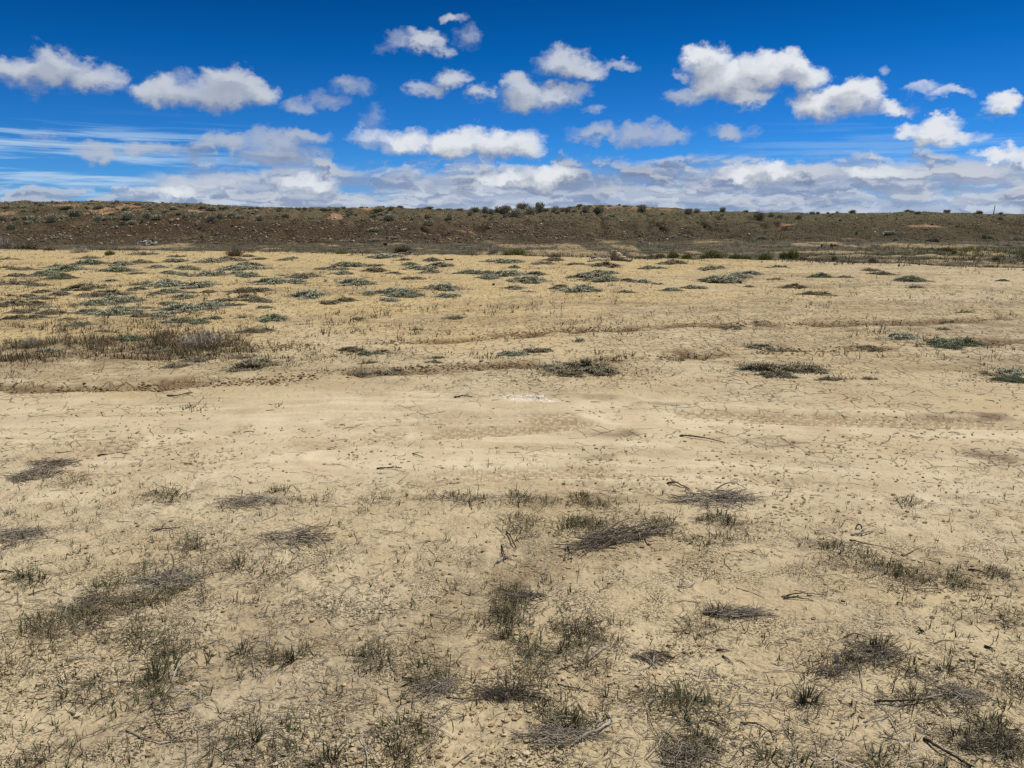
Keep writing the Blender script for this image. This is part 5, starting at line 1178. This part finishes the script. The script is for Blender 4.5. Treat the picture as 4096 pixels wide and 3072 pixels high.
# the rubble heap of pale slabs
hx, hy, hz_ = spot(590, 984); u3 = px2m(1, hx, hy, hz_); mark(hx, hy, 'the pale rubble heap')
for q in range(30):
    t_ = q / 29; X = -42 + 84 * t_ + rng.normal(0, 3); hmax = 17 * math.sqrt(max(0, 1 - (X / 46) ** 2))
    b = MB(); w_ = rng.uniform(6, 12)
    b.lump((0, 0, 0), (w_ * u3, w_ * .7 * u3, rng.uniform(2.2, 4.2) * u3), 150 + q, rag=.4, facets=.9)
    o = b.link('rubble_stone', M_grey, smooth=False); o.location = (hx + X * u3, hy + rng.normal(0, 7) * u3, hz_ + (2 + (q * 7 % 3) / 2.6 * hmax) * u3); o.rotation_euler = (rng.normal(0, .5), rng.normal(0, .55), rng.random() * 6)
    tag(o, 'pale grey slab of the rubble heap at the foot of the slope', 'slab', 'slabs of the rubble heap')

# ---- the leaning pole on the ridge ----------------------------------------------------------------------------
x, y, z = spot(3974, 852); y *= 1.0; k = px2m(1, x, y, z)
pole = thing('utility_pole', (x, y, z - .1))
b = MB(); b.tubes(np.array([[[0, 0, 0], [1.1 * k, 0, 14 * k], [2.6 * k, 0, 36 * k]]]), np.array([[1.7 * k, 1.6 * k, 1.35 * k]]), 8, tone=.5); b.link('shaft', M_wd, pole)
b = MB(); b.tubes(np.array([[[2.6 * k, 0, 36 * k], [2.68 * k, 0, 37.4 * k]]]), np.array([[1.7 * k, .9 * k]]), 8, tone=.5); b.link('cap', M_char, pole)
tag(pole, 'single leaning wooden pole on the ridge line at the far right', 'pole'); mark(x, y, 'the leaning pole')
# ------------------------------------------------------------------ things nobody could count
def scatter(n, x0, x1, y0, y1, dens, seed):
    """points over the view's wedge of ground, kept where dens(x, y) says so"""
    r_ = np.random.default_rng(seed)
    y = y0 * (y1 / y0) ** r_.random(n * 6); u = r_.random(n * 6) * (x1 - x0) + x0
    x = u * y
    k = r_.random(n * 6) < dens(x, y)
    return x[k][:n], y[k][:n]
def P3(x, y, dz=0.0): return np.stack([x, y, gz(x, y) + dz], 1)

# patch centres in world space, for grass thickening round the tufts
PC = []
for (px, py, hw, hh, n, kinds) in PATCHES:
    cx, cy = at(px * 1.8517, py * 1.8517); x1, _ = at((px + hw) * 1.8517, py * 1.8517); _, y1 = at(px * 1.8517, (py - hh) * 1.8517)
    PC.append((cx, cy, abs(x1 - cx), abs(y1 - cy), 'dry' in kinds))
def patchness(x, y):
    m_ = np.zeros_like(x)
    for cx, cy, rx, ry, dr in PC: m_ = np.maximum(m_, np.exp(-((x - cx) / (rx * 1.15)) ** 2 - ((y - cy) / (ry * 1.15)) ** 2))
    return m_
def tufts(b, x, y, per, h, w, spread, rad, seed, segs=2, curl=.5, lean0=.1):
    r_ = np.random.default_rng(seed); n = len(x)
    X, Y = np.repeat(x, per), np.repeat(y, per); hh = np.repeat(h * (.5 + r_.random(n)), per)
    a = r_.random(n * per) * 6.28; q = rad * r_.random(n * per)
    X, Y = X + np.sin(a) * q, Y + np.cos(a) * q
    b.blades(P3(X, Y, -.003), a + r_.normal(0, .6, n * per), lean0 + spread * r_.random(n * per), hh * (.5 + .7 * r_.random(n * per)), w * (.7 + .6 * r_.random(n * per)), curl * r_.normal(.2, .7, n * per), segs, tone=np.clip(np.repeat(r_.random(n), per) * .6 + .4 * r_.random(n * per), 0, 1))

b = MB()
x, y = scatter(750, -.78, .78, 1.7, 5.2, lambda x, y: .05 + .5 * patchness(x, y) * ss(fbm(x * 3, y * 3, 3, 15), .40, .58), 1)
tufts(b, x, y, 5, .045, .0042, 1.15, .016, 2, 3)
x, y = scatter(1700, -.75, .75, 2.0, 4.6, lambda x, y: .10 * ss(fbm(x * 2, y * 2, 3, 5), .45, .6) + .02, 3)
tufts(b, x, y, 6, .038, .0038, 1.25, .008, 4, 3, .9)
o = b.link('grass', M_grass); tag(o, 'sparse short green grass sprouting over the near ground', 'grass', kind='stuff')

b = MB()
x, y = scatter(1300, -.78, .78, 1.7, 5.4, lambda x, y: .09 + .7 * patchness(x, y) * ss(fbm(x * 1.7, y * 1.7, 2, 51), .35, .6), 5)
tufts(b, x, y, 5, .040, .0034, 1.3, .025, 6, 2)
# the dark strip of dry grass on the left, and thin strips along the ruts
dk, dal = None, None
strip = [(-40, 1425), (150, 1410), (330, 1398), (500, 1385), (640, 1375), (720, 1385)]
SP = np.array([at(*p) for p in strip])
def stripd(x, y, SP, wd):
    best = np.full(x.shape, 9.)
    for p, q in zip(SP[:-1], SP[1:]):
        e = q - p; t_ = np.clip(((x - p[0]) * e[0] + (y - p[1]) * e[1]) / (e @ e), 0, 1)
        best = np.minimum(best, np.hypot(x - p[0] - t_ * e[0], y - p[1] - t_ * e[1]))
    return 1 - ss(best + .5 * (fbm(x * 1.4, y * 1.4, 3, 61) - .5), wd * .4, wd)
x, y = scatter(1800, -.82, -.28, 7.5, 13.5, lambda x, y: stripd(x, y, SP, 1.25) * ss(fbm(x * .9, y * 1.6, 4, 62), .36, .56), 7)
tufts(b, x, y, 6, .095, .0065, .75, .05, 8, 2, .4)
for pts, n_, wd, hh_ in (([(-20, 1310), (170, 1300), (370, 1285)], 700, .5, .10), ([(-20, 1265), (200, 1262)], 500, .5, .10), ([(520, 1300), (800, 1290)], 300, .4, .10), ([(0, 1215), (210, 1200)], 500, .5, .1), ([(1480, 1328), (1300, 1330)], 0, .4, .1), ([(3250, 1440), (3340, 1436)], 120, .25, .09), ([(2880, 1300), (3060, 1275)], 120, .4, .07)):
    S2 = np.array([at(*p) for p in pts])
    x, y = scatter(n_, -.85, .75, 7, 20, lambda x, y: stripd(x, y, S2, wd), 9 + n_)
    if len(x): tufts(b, x, y, 6, hh_, .008, .7, .04, 10, 2, .3)
# sparse dry stubble on the ochre rise, thicker towards the left
x, y = scatter(5200, -.85, .75, 9, 42, lambda x, y: (ss(-x / y, -.35, .6) * .5 + .07) * ss(fbm(x * .7, y * .7, 4, 63), .44, .62) * (y < crest(x) + 3), 11)
tufts(b, x, y, 5, .085, .012, .9, .06, 12, 1)
o = b.link('dry_grass', M_dry); tag(o, 'dry brown grass in strips and stubble over the sand', 'grass', kind='stuff')

# dead plant litter of the near ground: short twigs and stalk bits lying flat
b = MB(); r_ = np.random.default_rng(21)
def lay(x, y, l0, l1, rr_, seed, bow=.15):
    r_ = np.random.default_rng(seed); n = len(x); a = r_.normal(1.57, .95, n); l = l0 + (l1 - l0) * r_.random(n) ** 2
    t_ = np.linspace(-.5, .5, 4)
    bw = r_.normal(0, bow, n)
    X = x[:, None] + np.sin(a)[:, None] * l[:, None] * t_ + np.cos(a)[:, None] * (bw * l)[:, None] * (4 * t_ ** 2)
    Y = y[:, None] + np.cos(a)[:, None] * l[:, None] * t_ - np.sin(a)[:, None] * (bw * l)[:, None] * (4 * t_ ** 2)
    Zz = gz(X.ravel(), Y.ravel()).reshape(X.shape)
    Zz = np.maximum(Zz, Zz.mean(1, keepdims=True)) + rr_ * .6 + .006 * r_.random((n, 1))
    b.tubes(np.stack([X, Y, Zz], 2), rr_ * (.5 + 1.0 * r_.random(n))[:, None] * np.array([[1, 1, .8, .5]]), 3)
x, y = scatter(9500, -.78, .78, 1.7, 5.6, lambda x, y: .12 + .75 * ss(fbm(x * 1.3, y * 1.3, 4, 64), .42, .62) + .5 * patchness(x, y), 22); lay(x, y, .012, .07, .0013, 23)
x, y = scatter(900, -.78, .78, 1.7, 5.6, lambda x, y: .15 + .6 * patchness(x, y), 24); lay(x, y, .06, .20, .0017, 25, .1)
x, y = scatter(1500, -.78, .78, 5.0, 11, lambda x, y: .05 + .4 * ss(fbm(x * .8, y * .8, 3, 65), .5, .65), 26); lay(x, y, .02, .10, .0028, 27)
o = b.link('litter', M_twig); tag(o, 'dead twig and stalk litter strewn over the near ground', 'litter', kind='stuff')
b = MB(); x, y = scatter(700, -.78, .78, 1.7, 6, lambda x, y: .2 + .5 * patchness(x, y), 28); lay(x, y, .02, .16, .0014, 29, .1)
o = b.link('pale_litter', M_twigl); tag(o, 'bleached straw bits strewn over the near ground', 'litter', kind='stuff')

# clods, crumbs and gravel
_t = MB(); _t.lump((0, 0, 0), (1, 1, .75), 3, 6, 4, .2); _TV, _TQ = _t.V[0], _t.Q[0]
def crumbs(b, x, y, r0, r1, seed, sink=.2, flat=.75):
    r_ = np.random.default_rng(seed); n = len(x); r = r0 + (r1 - r0) * r_.random(n) ** 2.2
    V = _TV[None] * (1 + r_.normal(0, .22, (n, len(_TV), 1))) * r[:, None, None] * np.stack([.8 + .5 * r_.random(n), .8 + .5 * r_.random(n), flat * (.7 + .5 * r_.random(n))], 1)[:, None]
    c_ = P3(x, y); c_[:, 2] += r * (.6 - sink)
    V = V + c_[:, None]
    b.add(V.reshape(-1, 3), (np.arange(n)[:, None, None] * len(_TV) + _TQ[None]).reshape(-1, 4), np.repeat(r_.random(n), len(_TV)))
m_, gg, bb = new_mat('earth_clod'); tn = gg.attr('tone').outputs['Fac']; gg.put(bb.inputs['Base Color'], gg.ramp(tn, [(0, (.26, .19, .11)), (.5, (.42, .32, .19)), (1, (.55, .45, .30))])); M_clod = m_
m_, gg, bb = new_mat('rut_clod'); tn = gg.attr('tone').outputs['Fac']; gg.put(bb.inputs['Base Color'], gg.ramp(tn, [(0, (.10, .066, .035)), (.6, (.22, .15, .08)), (1, (.40, .30, .17))])); M_rutclod = m_
m_, gg, bb = new_mat('slope_gravel'); tn = gg.attr('tone').outputs['Fac']; gg.put(bb.inputs['Base Color'], gg.ramp(tn, [(0, (.13, .09, .06)), (.5, (.25, .19, .125)), (1, (.46, .38, .27))])); M_grav = m_
b = MB()
x, y = scatter(7000, -.78, .78, 1.7, 6.5, lambda x, y: .10 + .8 * ss(fbm(x * 1.9, y * 1.9, 4, 66), .46, .64), 31); crumbs(b, x, y, .0015, .012, 32, .3)
x, y = scatter(4200, -.78, .78, 7.5, 20, lambda x, y: .02 + .6 * ss(fbm(x * .8, y * .8, 4, 67), .50, .66), 33); crumbs(b, x, y, .003, .014, 34)
o = b.link('clods', M_clod, smooth=False); tag(o, 'crumbled sandy clods lying on the bare ground', 'clods', kind='stuff')
b = MB(); RP = []
for k, (pts, wd, amp) in enumerate(RUTS):
    W_ = np.array([at(*p) for p in pts]); S_ = spline(W_, 60); r_ = np.random.default_rng(70 + k); n = 800
    i = r_.integers(0, 59, n); f = r_.random(n)[:, None]; Q_ = S_[i] * (1 - f) + S_[i + 1] * f + r_.normal(0, wd * .45, (n, 2))
    al = (i + f[:, 0]) * .1; kk = fbm(al * 1.3, 0 * al + k, 3, 71) > .42
    RP.append(Q_[kk])
RP = np.concatenate(RP); crumbs(b, RP[:, 0], RP[:, 1], .004, .018, 72, .35)
o = b.link('rut_clods', M_rutclod, smooth=False); tag(o, 'dark brown clods broken up along the old ruts', 'clods', kind='stuff')
b = MB()
x, y = scatter(7500, -.85, .85, 60, 109, lambda x, y: ss(y - foot(x), -2, 6) * (.12 + .8 * ss(fbm(x * .25, y * .25, 4, 68), .40, .6)) * (1 - .75 * ss(x + .1 * y, 14, 30)), 35); crumbs(b, x, y, .03, .17, 36, .25)
o = b.link('gravel', M_grav, smooth=False); tag(o, 'pale gravel and small stones over the brown slope', 'gravel', kind='stuff')

# sprigs creeping out between and around the cushion plants
b = MB()
CP = np.array([(o.location[0], o.location[1], o.scale[0], o.scale[1]) for o, d_ in ITEMS if o.name.startswith('cushion_plant')])
def near_cush(x, y):
    m_ = np.zeros_like(x)
    for cx, cy, sx, sy in CP: m_ = np.maximum(m_, np.exp(-((x - cx) / (.52 * sx)) ** 2 - ((y - cy) / (.52 * sy)) ** 2))
    return m_
x, y = scatter(9000, -.85, .78, 6.5, 42, lambda x, y: (near_cush(x, y) * .8 + .35 * ss(-x / y, -.05, .6) * ss(fbm(x * .5, y * .8, 3, 77), .48, .62)) * ss(fbm(x * 2.1, y * 2.1, 3, 78), .38, .56) * (y < crest(x) + 2), 47)
tufts(b, x, y, 6, .035, .017, 1.1, .09, 48, 1)
o = b.link('creeping_sprigs', M_matd); tag(o, 'olive sprigs creeping over the sand between the cushion plants', 'ground cover', kind='stuff')

# low growth of the hollow and the slope
b = MB()
x, y = scatter(12000, -.85, .85, 22, 80, lambda x, y: ss(y - crest(x) + 5 * (fbm(x * .3, y * .3, 3, 79) - .5), -2.5, 2.5) * (1 - ss(y - foot(x), 0, 8)) * (.06 + .9 * ss(fbm(x * .45, y * .9, 4, 69), .42, .60)), 41)
tufts(b, x, y, 6, .13, .026, .95, .18, 42, 1)
x, y = scatter(9000, -.85, .85, 60, 108, lambda x, y: ss(y - foot(x), -2, 5) * (.10 + .8 * ss(fbm(x * .4, y * .4, 4, 73), .45, .62)), 43)
tufts(b, x, y, 5, .16, .05, 1.0, .18, 44, 1)
o = b.link('low_growth', M_hollow); tag(o, 'low grey-brown growth covering the hollow and the slope', 'ground cover', kind='stuff')
b = MB()
gx, gy = at(3960, 1015)
x, y = scatter(2600, .1, .85, 26, 95, lambda x, y: np.maximum(np.exp(-((x - gx) / 5.5) ** 2 - ((y - gy) / 6) ** 2), .35 * ss(x / y, .2, .5) * ss(y - foot(x), -8, 2) * ss(fbm(x * .3, y * .3, 3, 74), .45, .6)), 45)
tufts(b, x, y, 6, .20, .030, .8, .15, 46, 1)
o = b.link('green_weeds', M_green); tag(o, 'green weeds spreading over the right part of the hollow', 'weeds', kind='stuff')
# ------------------------------------------------------------------ labels that single each thing out
for px, py, ph in ((2140, 1592, 'the white salt crust'), (3870, 1668, 'the dark damp stain'), (300, 1392, 'the dark grass strip'), (2430, 1460, 'the great olive cushion'), (2105, 1010, 'the green bush near the centre'), (3960, 1010, 'the green weed patch'), (2350, 845, 'the rocky knoll'), (330, 830, 'the orange scar'), (3270, 1468, 'the great sparse cushion'), (4060, 1520, 'the right-hand salt stain')):
    x, y = at(px, py); mark(x, y, ph)
ORD = ['nearest', 'second nearest', 'third nearest', 'fourth nearest', 'fifth nearest', 'sixth nearest', 'seventh nearest', 'eighth nearest', 'ninth nearest', 'tenth nearest', 'eleventh nearest', 'twelfth nearest', 'thirteenth nearest', 'fourteenth nearest', 'fifteenth nearest',
       'sixteenth nearest', 'seventeenth nearest', 'eighteenth nearest', 'nineteenth nearest', 'twentieth nearest']
by = {}
for o, desc in ITEMS:
    x, y = o.location[0], o.location[1]
    def cost(m_): return math.hypot((x - m_[0]), (y - m_[1]) * .6)
    mk = min(MARKS, key=cost)
    dx, dy = x - mk[0], (y - mk[1]) * .6
    rel = ('right of' if dx > 0 else 'left of') if abs(dx) > abs(dy) else ('behind' if dy > 0 else 'in front of')
    by.setdefault((desc, rel, mk[2]), []).append((math.hypot(x - mk[0], y - mk[1]), o))
for (desc, rel, ph), L in by.items():
    L.sort(key=lambda t_: t_[0])
    for i, (_d, o) in enumerate(L):
        nth = ORD[i] if i < 20 else str(i + 1) + 'th nearest'
        o['label'] = f'{desc} {rel} {ph}' if len(L) == 1 else f'{desc}, {nth} {rel} {ph}'
